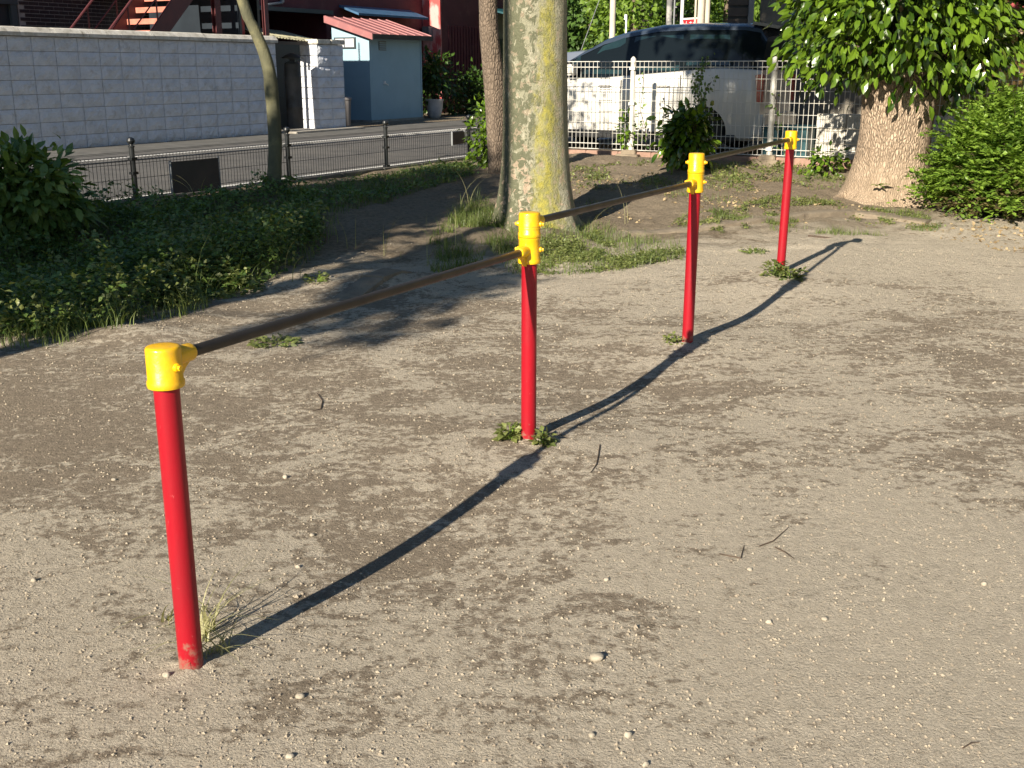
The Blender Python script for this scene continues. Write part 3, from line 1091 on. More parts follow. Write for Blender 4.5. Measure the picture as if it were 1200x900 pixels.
# corrugated lean-to roof
lr = thing("lean_to_roof", W(6.7, .9, 2.0), "yellowed corrugated plastic lean-to roof over the gate gap", "roof")
n = 72
vs, fs = [], []
for k in range(n + 1):
    s = 5.92 + 1.72 * k / n
    for (t, z) in ((.18, 2.02), (.75, 2.14), (1.4, 2.28)):
        p = W(s, t, z - .10 * (k / n) + .012 * math.sin(k * 1.75))
        vs.append(p)
for k in range(n):
    for q in range(2):
        a = k * 3 + q
        fs.append((a, a + 1, a + 4, a + 3))
o = MB().add(vs, fs).build("corrugated_sheet", M['sheet'], lr)
md = o.modifiers.new("t", 'SOLIDIFY')
md.thickness = .004
mb = MB(WM(0, 0))
mb.box(5.92, 7.62, .20, .25, 1.90, 1.955)
mb.box(5.92, 7.62, 1.30, 1.35, 2.12, 2.17)
mb.build("purlin", M['brownwood'], lr)

# ------------------------------------------------------------------ blue shed
shed = thing("blue_shed", W(11.4, 1.9, GZ), "small sky blue shed with a faded red tin roof beside the street", "shed")
s0, s1, t0, t1 = 10.36, 12.40, 1.33, 2.36
mb = MB(WM(0, 0))
mb.prism([(0, 0)], 0, 0) if False else None
vs = [(s0, t0, GZ + .05), (s1, t0, GZ + .05), (s1, t1, GZ + .05), (s0, t1, GZ + .05), (s0, t0, 2.17), (s1, t0, 2.17), (s1, t1, 2.52), (s0, t1, 2.52)]
mb.add(vs, [(3, 2, 1, 0), (4, 5, 6, 7), (0, 1, 5, 4), (1, 2, 6, 5), (2, 3, 7, 6), (3, 0, 4, 7)])
mb.build("wall", M['blue'], shed)
mb = MB(WM(0, 0))
mb.box(s0 - .03, s1 + .03, t0 - .03, t1, GZ - .02, GZ + .048)
mb.build("plinth", M['concrete'], shed)
mb = MB(WM(0, 0))
mb.box(s0 - .012, s0 + .03, t0 - .014, t0 - .002, GZ + .06, 2.12)
mb.box(s1 - .03, s1 + .012, t0 - .014, t0 - .002, GZ + .06, 2.12)
mb.build("corner_trim", M['blue'], shed)
mb = MB(WM(0, 0))
ra, rb = (t0 - .22, 2.165), (t1 + .06, 2.56)
vs = [(s0 - .16, ra[0], ra[1]), (s1 + .16, ra[0], ra[1]), (s1 + .16, rb[0], rb[1]), (s0 - .16, rb[0], rb[1])]
vs += [(v[0], v[1], v[2] + .03) for v in vs]
mb.add(vs, [(3, 2, 1, 0), (4, 5, 6, 7), (0, 1, 5, 4), (1, 2, 6, 5), (2, 3, 7, 6), (3, 0, 4, 7)])
rf = mb.build("roof", M['shedroof'], shed)
mb = MB(WM(0, 0))
for k in range(8):
    s = s0 - .14 + k * (s1 - s0 + .28) / 7
    mb.add([(s - .012, ra[0], ra[1] + .031), (s + .012, ra[0], ra[1] + .031), (s + .012, rb[0], rb[1] + .031), (s - .012, rb[0], rb[1] + .031),
            (s - .006, ra[0], ra[1] + .05), (s + .006, ra[0], ra[1] + .05), (s + .006, rb[0], rb[1] + .05), (s - .006, rb[0], rb[1] + .05)],
           [(4, 5, 6, 7), (0, 1, 5, 4), (1, 2, 6, 5), (2, 3, 7, 6), (3, 0, 4, 7)])
mb.build("roof_seam", M['shedroof'], rf)
mb = MB(WM(0, 0))
mb.box(s0 - .165, s1 + .165, ra[0] - .025, ra[0] - .002, ra[1] - .07, ra[1] + .035)
mb.build("eave_board", M['brownwood'], rf)
mb = MB(WM(0, 0))
vs = [(s0 - .185, ra[0] - .02, ra[1] - .09), (s0 - .185, rb[0], rb[1] - .10), (s0 - .185, rb[0], rb[1] + .045), (s0 - .185, ra[0] - .02, ra[1] + .045)]
vs += [(v[0] + .023, v[1], v[2]) for v in vs]
mb.add(vs, [(0, 1, 2, 3), (7, 6, 5, 4), (0, 4, 5, 1), (1, 5, 6, 2), (2, 6, 7, 3), (3, 7, 4, 0)])
mb.build("barge_board", M['shedroof'], rf)
mb = MB(WM(0, 0))
mb.box(10.72, 11.0, t0 - .012, t0 - .002, 1.86, 2.06)
vt = mb.build("vent", M['tank'], shed)
mb = MB(WM(0, 0))
for k in range(4):
    mb.box(10.735, 10.985, t0 - .028, t0 - .013, 1.88 + k * .045, 1.90 + k * .045)
mb.build("slat", M['blue'], vt)
mb = MB(WM(0, 0))
mb.box(10.86, 10.90, t0 - .045, t0 - .002, 1.12, 1.19)
mb.tube([(10.88, t0 - .04, 1.15), (10.98, t0 - .05, 1.10)], .013, 8)
mb.build("latch", M['signwhite'], shed)
mb = MB(WM(0, 0))
mb.box(s0 - .03, s0 - .002, 1.68, 2.28, 1.90, 2.14)
wn_ = mb.build("window", M['frame'], shed)
mb = MB(WM(0, 0))
mb.box(s0 - .036, s0 - .031, 1.72, 1.97, 1.93, 2.11)
mb.build("pane", M['lamp'], wn_)
mb = MB(WM(0, 0))
mb.box(s0 - .036, s0 - .031, 2.00, 2.24, 1.93, 2.11)
mb.build("pane", M['lamp'], wn_)

bn = thing("grey_bin", W(8.65, .75, GZ), "grey plastic bin standing beside the short white pier", "bin")
c = W(8.65, .75, GZ)
MB().lathe([(.12, .02), (.155, .55), (.17, .55), (.17, .58), (.14, .60), (.03, .61)], 20, c).build("bucket", M['bin'], bn, smooth=40)
MB().tube([c + Vector((-.06, -.13, .59)), c + Vector((-.04, -.13, .63)), c + Vector((.04, -.13, .63)), c + Vector((.06, -.13, .59))], .008, 6).build("lid_handle", M['bin'], bn)

# ------------------------------------------------------------------ second house
hb = thing("town_house", W(20, 3, GZ), "red rendered house with peeling sunlit corner beyond the blue shed", "house")
mb = MB(WM(0, 0))
mb.box(15.76, 22.3, 3.0, 10, GZ, 7.5)
mb.build("wall", M['maroon'], hb)
mb = MB(WM(0, 0))
mb.box(15.735, 15.757, 2.995, 3.52, 1.55, 7.5)
mb.build("corner_render", M['peel'], hb)
mb = MB(WM(0, 0))
mb.box(15.72, 15.78, 2.94, 2.993, GZ, 7.5)
mb.build("corner_post", M['peel'], hb)
mb = MB(WM(0, 0))
mb.box(15.55, 15.73, 3.2, 3.42, 2.25, 2.55)
mb.build("meter_box", M['tank'], hb)
mb = MB(WM(0, 0))
mb.box(18.3, 22.1, 2.93, 2.997, GZ + .02, 3.0)
dr = mb.build("door_surround", M['door'], hb)
mb = MB(WM(0, 0))
mb.box(18.6, 19.4, 2.91, 2.927, GZ + .05, 2.3)
mb.build("door", M['darkroom'], dr)
MB(WM(0, 0)).box(20.7, 21.6, 2.91, 2.927, GZ + .05, 2.3).build("door", M['darkroom'], dr)
mb = MB(WM(0, 0))
mb.add([(17.9, 2.2, 2.98), (22.2, 2.2, 2.98), (22.2, 2.98, 3.15), (17.9, 2.98, 3.15), (17.9, 2.2, 2.93), (22.2, 2.2, 2.93), (22.2, 2.98, 3.10), (17.9, 2.98, 3.10)],
       [(0, 1, 2, 3), (7, 6, 5, 4), (0, 4, 5, 1), (1, 5, 6, 2), (3, 7, 4, 0), (2, 6, 7, 3)])
mb.build("awning", M['teal'], hb)
mb = MB(WM(0, 0))
for k in range(12):
    mb.box(16.2 + k * .15, 16.26 + k * .15, 2.955, 2.997, GZ + .3, 2.6)
mb.build("wall_rib", M['maroon'], hb)

# ------------------------------------------------------------------ black street fence
bf = thing("street_fence", W(0, -6.06, GZ - .05), "low black wire mesh fence with ball topped posts beside the street", "fence")
ps = [-7.0, -5.07, -3.15, -1.03, .75, 2.65, 3.9]
FT = -6.06
for s in ps:
    zb = float(tz(*W(s, FT)[:2]))
    mb = MB()
    c = W(s, FT, 0)
    z1 = .80
    mb.lathe([(.024, zb - .1), (.024, z1 - .02), (.030, z1 - .018), (.030, z1 - .006), (.016, z1), (.014, z1 + .006), (.030, z1 + .018), (.038, z1 + .038), (.030, z1 + .06), (.012, z1 + .070)], 16, c)
    p = mb.build("fence_post", M['black'], bf, smooth=35)
    for zz in (.33, .55, .68):
        MB(WM(0, 0)).box(s - .032, s + .032, FT - .028, FT + .028, zz - .012, zz + .012).build("clamp", M['black'], p)
for a, b_ in zip(ps[:-1], ps[1:]):
    V_, F_ = [], []

    def bar_(p0, p1, r=.0021):
        p0 = np.array(p0)
        p1 = np.array(p1)
        d = p1 - p0
        d /= np.linalg.norm(d)
        u = np.cross(d, [.3, .2, .9])
        u /= np.linalg.norm(u)
        w = np.cross(d, u)
        k0 = len(V_)
        for p in (p0, p1):
            for an in (0, 2.094, 4.189):
                V_.append(p + r * (u * math.cos(an) + w * math.sin(an)))
        for q in range(3):
            q2 = (q + 1) % 3
            F_.append((k0 + q, k0 + q2, k0 + 3 + q2, k0 + 3 + q))
    z0, z1 = GZ - .06, .665
    n = int((b_ - a - .06) / .042)
    for k in range(n + 1):
        s = a + .03 + (b_ - a - .06) * k / n
        bar_(W(s, FT, z0), W(s, FT, z1), .0027)
        bar_(W(s, FT, z1), W(s, FT + .045, z1 + .035), .0022)
        bar_(W(s, FT + .045, z1 + .035), W(s, FT + .05, z1 - .01), .0022)
    for (t, z, r) in ((0, z0, .003), (0, z0 + .03, .003), (0, .36, .0034), (0, .50, .0034), (0, z1 - .03, .003), (0, z1, .006), (.045, z1 + .035, .004), (.05, z1 - .01, .004)):
        bar_(W(a + .02, FT + t, z), W(b_ - .02, FT + t, z), r)
    fast_mesh("mesh_panel", V_, F_, M['black'], bf)

for (a, b_, z0, z1, lab) in ((-2.72, -2.10, .12, .62, "dark flat board tied to the black fence left of the slim tree"),
                             (2.20, 2.50, .50, .66, "small dark plate tied to the black fence beside its farthest visible post")):
    root = thing("notice_board", W((a + b_) / 2, FT - .03, z0), lab, "board")
    mb = MB(WM(0, 0))
    mb.bbox(a, b_, FT - .03, FT - .016, z0, z1, .003)
    mb.build("panel", M['brownwood'], root)
    mb = MB(WM(0, 0))
    mb.box(a - .012, a - .001, FT - .034, FT - .010, z0 - .01, z1 + .01)
    mb.box(b_ + .001, b_ + .012, FT - .034, FT - .010, z0 - .01, z1 + .01)
    mb.build("panel_edge", M['tank'], root)

# ------------------------------------------------------------------ white park fence (at right angles to the street)
SF = 4.18
wf = thing("park_fence", W(SF, -7.78, GZ), "white wire mesh fence with round topped posts in front of the van", "fence")
ups = [5.80, 7.775, 9.75, 11.91, 13.9, 15.9, 17.9]
for u in ups:
    c = W(SF, -u, 0)
    mb = MB()
    r = .028
    mb.lathe([(r, .20), (r, 1.54), (r + .010, 1.545), (r + .012, 1.57), (r + .006, 1.60), (.010, 1.625)], 16, c)
    p = mb.build("fence_post", M['white'], wf, smooth=35)
    for zz in (1.47, 1.0, .45):
        MB(WM(0, 0)).box(SF - .04, SF + .04, -u - .04, -u + .04, zz - .02, zz + .02).build("clamp", M['white'], p)
    mb = MB(WM(0, 0))
    mb.bbox(SF - .11, SF + .09, -u - .11, -u + .11, GZ - .08, GZ + .085, .012)
    mb.bbox(SF - .17, SF + .11, -u - .17, -u + .17, GZ - .12, GZ + .03, .012)
    mb.build("footing", M['oldcon'], wf)
for a, b_ in zip(ups[:-1], ups[1:]):
    V_, F_ = [], []

    def bar_(p0, p1, r=.0021):
        p0 = np.array(p0)
        p1 = np.array(p1)
        d = p1 - p0
        d /= np.linalg.norm(d)
        u = np.cross(d, [.3, .2, .9])
        u /= np.linalg.norm(u)
        w = np.cross(d, u)
        k0 = len(V_)
        for p in (p0, p1):
            for an in (0.5, 2.07, 3.64, 5.21):
                V_.append(p + r * (u * math.cos(an) + w * math.sin(an)))
        for q in range(4):
            q2 = (q + 1) % 4
            F_.append((k0 + q, k0 + q2, k0 + 4 + q2, k0 + 4 + q))
    z0, z1 = GZ + .08, 1.56
    n = int((b_ - a - .07) / .062)
    for k in range(n + 1):
        u = a + .035 + (b_ - a - .07) * k / n
        bar_(W(SF, -u, z0), W(SF, -u, z1), .0036)
    for z, r in ((z0, .006), (z0 + .075, .006), (z1 - .075, .006), (z1, .006)) + tuple((z0 + .075 + (z1 - z0 - .15) * q / 7, .0036) for q in range(1, 7)):
        bar_(W(SF, -a - .03, z), W(SF, -b_ + .03, z), r)
    fast_mesh("mesh_panel", V_, F_, M['white'], wf)
mb = MB()
for k in range(25):
    u = 5.6 + k * .5
    m2 = MB(WM(0, 0))
    m2.bbox(SF - .05, SF + .07, -u - .496, -u, GZ - .1, GZ + .058 + random.uniform(-.004, .004), .008)
    m2.build("footing_block", M['pinkblock'], wf)

# ------------------------------------------------------------------ vehicles
def vehicle(root, MX, Lg, wd, prof_roof, prof_belt, body_m, roof_m, wheels, arch_r=.36, detail=True):
    """local x: 0 = rear, Lg = nose; y: +-wd; z up from the ground"""
    def interp(pr, x):
        return float(np.interp(x, [p[0] for p in pr], [p[1] for p in pr]))

    def hw(x):
        f = 1 - .10 * max(0, (x - (Lg - .75)) / .75) ** 2 - .05 * max(0, (.45 - x) / .45) ** 2
        return wd * f
    xs = np.unique(np.concatenate([np.linspace(0, .25, 4), np.linspace(.25, Lg - .5, 22), np.linspace(Lg - .5, Lg, 6)]))
    # lower body
    rings = []
    for x in xs:
        w = hw(x)
        zb = interp(prof_belt, x)
        e = 0.0
        if x < .12:
            e = .05 * (1 - x / .12)
        if x > Lg - .25:
            e = .10 * ((x - Lg + .25) / .25) ** 2
        half = [(w - .09, .20), (w - .035, .24), (w - .01, .42), (w, .62), (w - .004, .80), (w - .022, zb - .07), (w - .055, zb - .012), (w - .09, zb)]
        half = [(a - e, z) for a, z in half]
        rings.append([(x, a, z) for a, z in half] + [(x, -a, z) for a, z in half[::-1]])
    n = len(rings[0])
    vs = [p for r_ in rings for p in r_]
    fs = []
    for i_ in range(len(rings) - 1):
        for k in range(n):
            k2 = (k + 1) % n
            fs.append((i_ * n + k, i_ * n + k2, (i_ + 1) * n + k2, (i_ + 1) * n + k))
    fs.append(tuple(range(n)))
    fs.append(tuple((len(rings) - 1) * n + k for k in range(n - 1, -1, -1)))
    b = MB()
    b.add(vs, fs)
    me = b.mesh("body_src", body_m)
    tmp = bpy.data.objects.new("tmp_body", me)
    C.objects.link(tmp)
    cut = MB()
    for wx in wheels:
        cut.tube([(wx, -wd - .2, .31), (wx, wd + .2, .31)], arch_r, 32)
    cme = cut.mesh("cut", None)
    co = bpy.data.objects.new("tmp_cut", cme)
    C.objects.link(co)
    md = tmp.modifiers.new("b", 'BOOLEAN')
    md.operation = 'DIFFERENCE'
    md.object = co
    md.solver = 'EXACT'
    dg = bpy.context.evaluated_depsgraph_get()
    ev = bpy.data.meshes.new_from_object(tmp.evaluated_get(dg))
    bpy.data.objects.remove(tmp)
    bpy.data.objects.remove(co)
    out = MB(MX)
    out.add([v.co.copy() for v in ev.vertices], [tuple(p.vertices) for p in ev.polygons])
    body = out.build("body", body_m, root, smooth=35)
    # dark core so the arches are not see-through
    mb = MB(MX)
    mb.box(.25, Lg - .35, -wd + .22, wd - .22, .24, .85)
    mb.build("underbody", M['plastic'], root)
    # greenhouse + roof
    gxs = [x for x in xs if interp(prof_roof, x) - interp(prof_belt, x) > .03]
    gxs = sorted(set(gxs + [p[0] for p in prof_roof if interp(prof_roof, p[0]) - interp(prof_belt, p[0]) > .02]))
    gr, rr = [], []
    for x in gxs:
        w = hw(x) - .095
        zb = interp(prof_belt, x) - .004
        zr = interp(prof_roof, x)
        h = zr - zb
        k = min(1, h / .6)
        top = w - .16 * k
        zs = zr - .085 * k
        side = [(w, zb), (w - .045 * k, zb + (zs - zb) * .5), (top, zs)]
        gr.append([(x, a, z) for a, z in side] + [(x, -a, z) for a, z in side[::-1]])
        rf_ = [(top + .012, zs - .004), (top - .005, zs + .045 * k), (top - .07, zr - .008), (top - .22, zr + .012 * k), (0, zr + .03 * k)]
        rr.append([(x, a, z) for a, z in rf_] + [(x, -a, z) for a, z in rf_[:-1][::-1]])
    for rings, nm, mt in ((gr, "window_band", M['glass']), (rr, "roof", roof_m)):
        n = len(rings[0])
        vs = [p for r_ in rings for p in r_]
        fs = []
        for i_ in range(len(rings) - 1):
            for k in range(n):
                k2 = (k + 1) % n
                fs.append((i_ * n + k, i_ * n + k2, (i_ + 1) * n + k2, (i_ + 1) * n + k))
        fs.append(tuple(range(n)))
        fs.append(tuple((len(rings) - 1) * n + k for k in range(n - 1, -1, -1)))
        b = MB(MX)
        b.add(vs, fs)
        b.build(nm, mt, root, smooth=35)
    for wx in wheels:
        for sg in (-1, 1):
            y = sg * (wd - .12)
            b = MB(MX @ Matrix.Translation((wx, y, .31)) @ Matrix.Rotation(R(90) * -sg, 4, 'X'))
            b.lathe([(.19, -.09), (.28, -.10), (.305, -.08), (.312, -.04), (.312, .04), (.305, .08), (.28, .10), (.19, .09)], 32)
            wl = b.build("tyre", M['rubber'], root, smooth=35)
            b = MB(MX @ Matrix.Translation((wx, y, .31)) @ Matrix.Rotation(R(90) * -sg, 4, 'X'))
            b.lathe([(.19, .0), (.195, .088), (.18, .085), (.17, .05), (.05, .06), (.045, .08), (.02, .082)], 32)
            for k in range(8):
                q = k * math.pi / 4
                b.add([(math.cos(q - .12) * .05, math.sin(q - .12) * .05, .075), (math.cos(q + .12) * .05, math.sin(q + .12) * .05, .075),
                       (math.cos(q + .08) * .185, math.sin(q + .08) * .185, .082), (math.cos(q - .08) * .185, math.sin(q - .08) * .185, .082)], [(0, 1, 2, 3)])
            b.build("rim", M['rim'], wl)
    return hw


van = thing("minivan", W(5.75, -7.2, GZ), "white minivan with black roof and dark windows parked behind the white mesh fence", "minivan")
# nose points to the left of the picture (towards the street), rear on the right
MX = Matrix.Translation(W(5.78, -9.32, GZ)) @ Matrix(((-N_[0], -D_[0], 0, 0), (-N_[1], -D_[1], 0, 0), (0, 0, 1, 0), (0, 0, 0, 1)))
LV = 4.2
roofp = [(0.0, 1.60), (.02, 1.62), (.10, 1.74), (.30, 1.775), (1.0, 1.79), (1.6, 1.775), (2.1, 1.70), (2.45, 1.60), (2.8, 1.42), (3.1, 1.24), (3.35, 1.06), (4.2, .80)]
beltp = [(0.0, 1.16), (.6, 1.19), (1.5, 1.12), (2.4, 1.05), (3.2, 1.03), (3.5, .98), (3.9, .86), (4.2, .66)]
hwv = vehicle(van, MX, LV, .86, roofp, beltp, M['van_white'], M['van_roof'], (.80, 3.38))


def vside(pts, name, m, off=.004, parent=van, thick=.012):
    """plate following the near side of the greenhouse/body; pts are (x, y_local, z)"""
    b = MB(MX)
    n_ = len(pts)
    vs = [(x, y + off, z) for x, y, z in pts] + [(x, y + off - thick, z) for x, y, z in pts]
    fs = [tuple(range(n_)), tuple(range(2 * n_ - 1, n_ - 1, -1))] + [(k, k + n_, (k + 1) % n_ + n_, (k + 1) % n_) for k in range(n_)]
    b.add(vs, fs)
    return b.build(name, m, parent)


def gy_(z, x):
    """y of greenhouse side at height z"""
    zb = float(np.interp(x, [p[0] for p in beltp], [p[1] for p in beltp]))
    zr = float(np.interp(x, [p[0] for p in roofp], [p[1] for p in roofp]))
    w = hwv(x) - .095
    k = min(1, (zr - zb) / .6)
    zs = zr - .085 * k
    f = min(1, max(0, (z - zb) / max(.01, zs - zb)))
    return w - (.09 * k * f if f < .5 else .045 * k + (f - .5) * 2 * .115 * k)


M['pane'] = pmat("tinted_pane", (0.014, 0.035, 0.036), (0.008, 0.016, 0.020), 1.6, 0.03, spec=0.6)
for (xa, xb, xc, xd, z0, z1a, z1b) in ((.42, 1.10, 1.10, .52, 1.22, 1.63, 1.64), (1.20, 2.02, 1.95, 1.20, 1.15, 1.64, 1.62), (2.10, 2.74, 2.46, 2.10, 1.10, 1.62, 1.50), (2.80, 3.10, 2.84, 2.80, 1.09, 1.36, 1.34)):
    vside([(xa, gy_(z0, xa), z0), (xb, gy_(z0, xb), z0), (xc, gy_(z1b, xc), z1b), (xd, gy_(z1a, xd), z1a)], "side_window", M['pane'], .008)
    # the same on the far side
    b = MB(MX)
    pts = [(xa, -gy_(z0, xa) - .008, z0), (xb, -gy_(z0, xb) - .008, z0), (xc, -gy_(z1b, xc) - .008, z1b), (xd, -gy_(z1a, xd) - .008, z1a)]
    b.add(pts + [(x, y + .012, z) for x, y, z in pts], [(0, 1, 2, 3), (7, 6, 5, 4), (0, 4, 5, 1), (1, 5, 6, 2), (2, 6, 7, 3), (3, 7, 4, 0)])
    b.build("side_window", M['pane'], van)
b = MB(MX)
for x in (1.14, 2.06, 2.98):
    zt = float(np.interp(x, [p[0] for p in beltp], [p[1] for p in beltp])) - .06
    b.box(x - .005, x + .005, .836, .863, .30, zt)
b.box(1.14, 2.98, .85, .862, .285, .30)
b.build("door_seam", M['plastic'], van)
for x in (1.30, 2.22):
    b = MB(MX)
    b.tube([(x, .853, .93), (x + .03, .885, .935), (x + .17, .885, .935), (x + .20, .853, .93)], .011, 8)
    b.build("door_handle", M['van_white'], van, smooth=True)
b = MB(MX)
b.bbox(2.78, 2.95, .80, 1.0, 1.08, 1.24, .03)
b.build("wing_mirror", M['van_white'], van, smooth=30)
b = MB(MX)
b.prism([(-.20, 1.735), (.20, 1.80), (.22, 1.765), (-.14, 1.70)], -.60, .60)
b.build("spoiler", M['van_roof'], van)
b = MB(MX)
b.bbox(-.035, .16, .70, .79, .72, 1.10, .012)
b.build("tail_light", M['taillight'], van)
b = MB(MX)
b.bbox(-.035, .16, -.79, -.70, .72, 1.10, .012)
b.build("tail_light", M['taillight'], van)
b = MB(MX)
b.bbox(-.09, .12, -.80, .80, .26, .56, .03)
b.build("bumper", M['van_white'], van, smooth=30)
b = MB(MX)
b.bbox(4.02, 4.24, -.76, .76, .24, .50, .03)
b.build("bumper", M['plastic'], van, smooth=30)
for sg in (-1, 1):
    b = MB(MX)
    b.bbox(3.86, 4.14, sg * .62 - .12, sg * .62 + .12, .62, .76, .03)
    b.build("headlight", M['lamp'], van, smooth=30)
b = MB(MX)
b.bbox(.30, 3.9, .80, .858, .19, .28, .01)
b.build("sill", M['plastic'], van)

car2 = thing("parked_car", W(10.5, -3.4, GZ), "silver car parked nose out behind the minivan, only a corner showing", "car")
MX2 = Matrix.Translation(W(13.6, -3.35, GZ)) @ Matrix(((-D_[0], N_[0], 0, 0), (-D_[1], N_[1], 0, 0), (0, 0, 1, 0), (0, 0, 0, 1)))
vehicle(car2, MX2, 3.9, .80, [(0, 1.3), (.1, 1.48), (1.2, 1.56), (2.0, 1.50), (2.9, 1.0), (3.9, .8)], [(0, 1.0), (2.8, .95), (3.4, .86), (3.9, .68)], M['silver'], M['silver'], (.7, 3.15), .33)

# teal bin and low white wall behind the fence
tb = thing("teal_crate", W(4.75, -9.62, GZ), "dark teal metal box standing behind the white fence by the van's rear", "box")
b = MB(WM(4.62, -10.12, GZ))
b.bbox(0, .45, 0, .62, .03, .40, .012)
b.build("crate_body", M['teal'], tb)
b = MB(WM(4.62, -10.12, GZ))
b.bbox(-.015, .465, -.015, .635, .403, .44, .008)
b.build("lid", M['teal'], tb)
b = MB(WM(4.62, -10.12, GZ))
for k in range(4):
    b.box(-.012, -.001, .08 + k * .14, .11 + k * .14, .05, .38)
b.build("rib", M['teal'], tb)
lw = thing("low_block_wall", W(5.3, -10.9, GZ), "low pale block wall behind the white fence, left of the big stump", "wall")
for r_ in range(3):
    for k in range(6):
        b = MB(WM(0, 0))
        b.bbox(5.0, 5.11, -10.12 - (k + 1) * .398, -10.12 - k * .398 - .008, GZ + r_ * .2, GZ + r_ * .2 + .192, .006)
        b.build("block", M['cap'], lw)

# ------------------------------------------------------------------ right hand buildings
gb = thing("grey_outbuilding", W(8.2, -12, GZ), "plain grey rendered outbuilding behind the van and the stump foliage", "building")
b = MB(WM(0, 0))
b.box(8.0, 12, -10.7, -8.3, GZ, 4.4)
b.build("wall", M['greywall'], gb)
b = MB(WM(0, 0))
b.box(7.9, 12.1, -10.8, -8.2, 4.403, 4.5)
b.build("roof", M['tile'], gb)
ob = thing("ochre_house", W(8.0, -17, GZ), "dark ochre house with a grey ledge and red band beyond the fence on the right", "house")
b = MB(WM(0, 0))
b.box(7.4, 14, -26, -11.0, GZ, 6.5)
b.build("wall", M['ochre'], ob)
b = MB(WM(0, 0))
b.box(6.9, 7.395, -26, -11.0, 2.04, 2.22)
b.build("ledge", M['frame'], ob)
b = MB(WM(0, 0))
b.box(7.33, 7.397, -26, -11.1, 2.28, 2.60)
b.build("red_band", M['steelred'], ob)
for k in range(3):
    MB(WM(0, 0)).box(7.32, 7.397, -16.4 - k * 2.6, -15.1 - k * 2.6, .6, 1.8).build("window", M['glass'], ob)

# far things above the van's roof
def pole(px, Y, r, ztop, mt, nm, lab, cat, grp=None, zg=GZ):
    c = Q(px, 40, Y)
    root = thing(nm, (c.x, c.y, zg), lab, cat, grp)
    b = MB()
    b.lathe([(r, zg - .2), (r * .96, ztop * .5), (r * .9, ztop)], 16, (c.x, c.y, 0))
    b.build("pole_shaft", mt, root, smooth=True)
    return root, c


p1, c1 = pole(717.5, 27, .072, 7.0, M['pole'], "utility_pole", "cream concrete pole rising behind the front of the van roof", "pole")
b = MB()
b.tube([(c1.x, c1.y, Q(717, -60, 27).z), Q(706, -10, 26.9), Q(666, 100, 26.5)], .008, 5)
b.build("guy_wire", M['tank'], p1)
b = MB()
b.box(c1.x - .08, c1.x + .08, c1.y - .10, c1.y + .1, 4.8, 5.1)
b.build("band", M['tank'], p1)
p2, c2 = pole(783.5, 27, .072, 7.5, M['polegrey'], "utility_pole", "blotchy grey pole between the brown roof and the red sign", "pole")
b = MB()
b.tube([(c2.x + .11, c2.y - .03, GZ), (c2.x + .11, c2.y - .03, 6.5)], .02, 8)
b.build("conduit", M['tank'], p2)
p3, c3 = pole(820.5, 24, .075, 7.5, M['pole'], "utility_pole", "thick cream concrete pole right of the red sign", "pole")
b = MB()
b.tube([(c3.x + .13, c3.y - .02, GZ), (c3.x + .13, c3.y - .02, 6.5)], .05, 10)
b.tube([(c3.x - .12, c3.y - .02, GZ), (c3.x - .12, c3.y - .02, 6.5)], .022, 8)
b.build("conduit", M['pole'], p3)
sg_, c4 = pole(798.3, 25, .038, 6.0, M['signwhite'], "road_sign", "white pole with a red Japanese stop sign showing over the van roof", "sign")
mm = Matrix.Translation((c4.x + .02, c4.y - .06, 0)) @ Matrix.Rotation(R(-64), 4, 'Z')
zt = Q(805, 21.5, 25).z
b = MB(mm)
b.prism([(-.04, zt), (.66, zt), (.31, zt - .60)], -.012, 0)
pl_ = b.build("sign_border", M['signwhite'], sg_)
b = MB(mm)
b.prism([(.005, zt - .035), (.615, zt - .035), (.31, zt - .545)], -.018, -.0125)
b.build("sign_face", M['signred'], pl_)
fc = bpy.data.curves.new("sign_lettering", 'FONT')
fc.body = "止まれ"
fc.size = .16
fc.align_x = 'CENTER'
fc.extrude = .002
fc.materials.append(M['signwhite'])
ft = bpy.data.objects.new("tmp_text", fc)
C.objects.link(ft)
fme = bpy.data.meshes.new_from_object(ft.evaluated_get(bpy.context.evaluated_depsgraph_get()))
bpy.data.objects.remove(ft)
fo = bpy.data.objects.new("sign_lettering", fme)
C.objects.link(fo)
fo.parent = pl_
fo.matrix_basis = Matrix.Translation(-ORG[sg_]) @ mm @ Matrix.Translation((.31, -.021, zt - .20)) @ Matrix.Rotation(R(90), 4, 'X')
p5, c5 = pole(733.5, 24, .022, Q(733, 17, 24).z, M['signwhite'], "marker_post", "thin white post with bent top showing over the van's windscreen", "post")
b = MB()
b.tube([(c5.x, c5.y, Q(733, 19, 24).z), (c5.x - .02, c5.y, Q(733, 17, 24).z), (c5.x - .03, c5.y, Q(733, 23, 24).z)], .02, 6)
b.build("bent_top", M['signwhite'], p5)

bh = thing("brown_house", Q(782, 60, 34), "brown roofed house peeping between the trees above the van", "house")
cc = Q(779, 10, 34)
b = MB(Matrix.Translation((cc.x, cc.y, 0)))
b.box(-.35, .40, 0, 5, GZ, Q(780, 14, 34).z)
b.build("wall", M['brownwood'], bh)
zt2 = Q(780, 9, 34).z
b = MB(Matrix.Translation((cc.x, cc.y, 0)))
b.prism([(-.5, zt2), (.5, zt2), (.5, zt2 + .12), (.0, zt2 + 1.2), (-.5, zt2 + .12)], -.3, 5.2)
b.build("roof", M['tile'], bh)
b = MB(Matrix.Translation((cc.x, cc.y, 0)))
for k in range(3):
    b.box(-.42 + k * .32, -.34 + k * .32, -.36, -.302, zt2 - .02, zt2 + .04)
b.build("eave_tile", M['signwhite'], bh)
b = MB(Matrix.Translation((cc.x, cc.y, 0)))
b.box(-.1, .2, -.05, -.002, zt2 - .6, zt2 - .15)
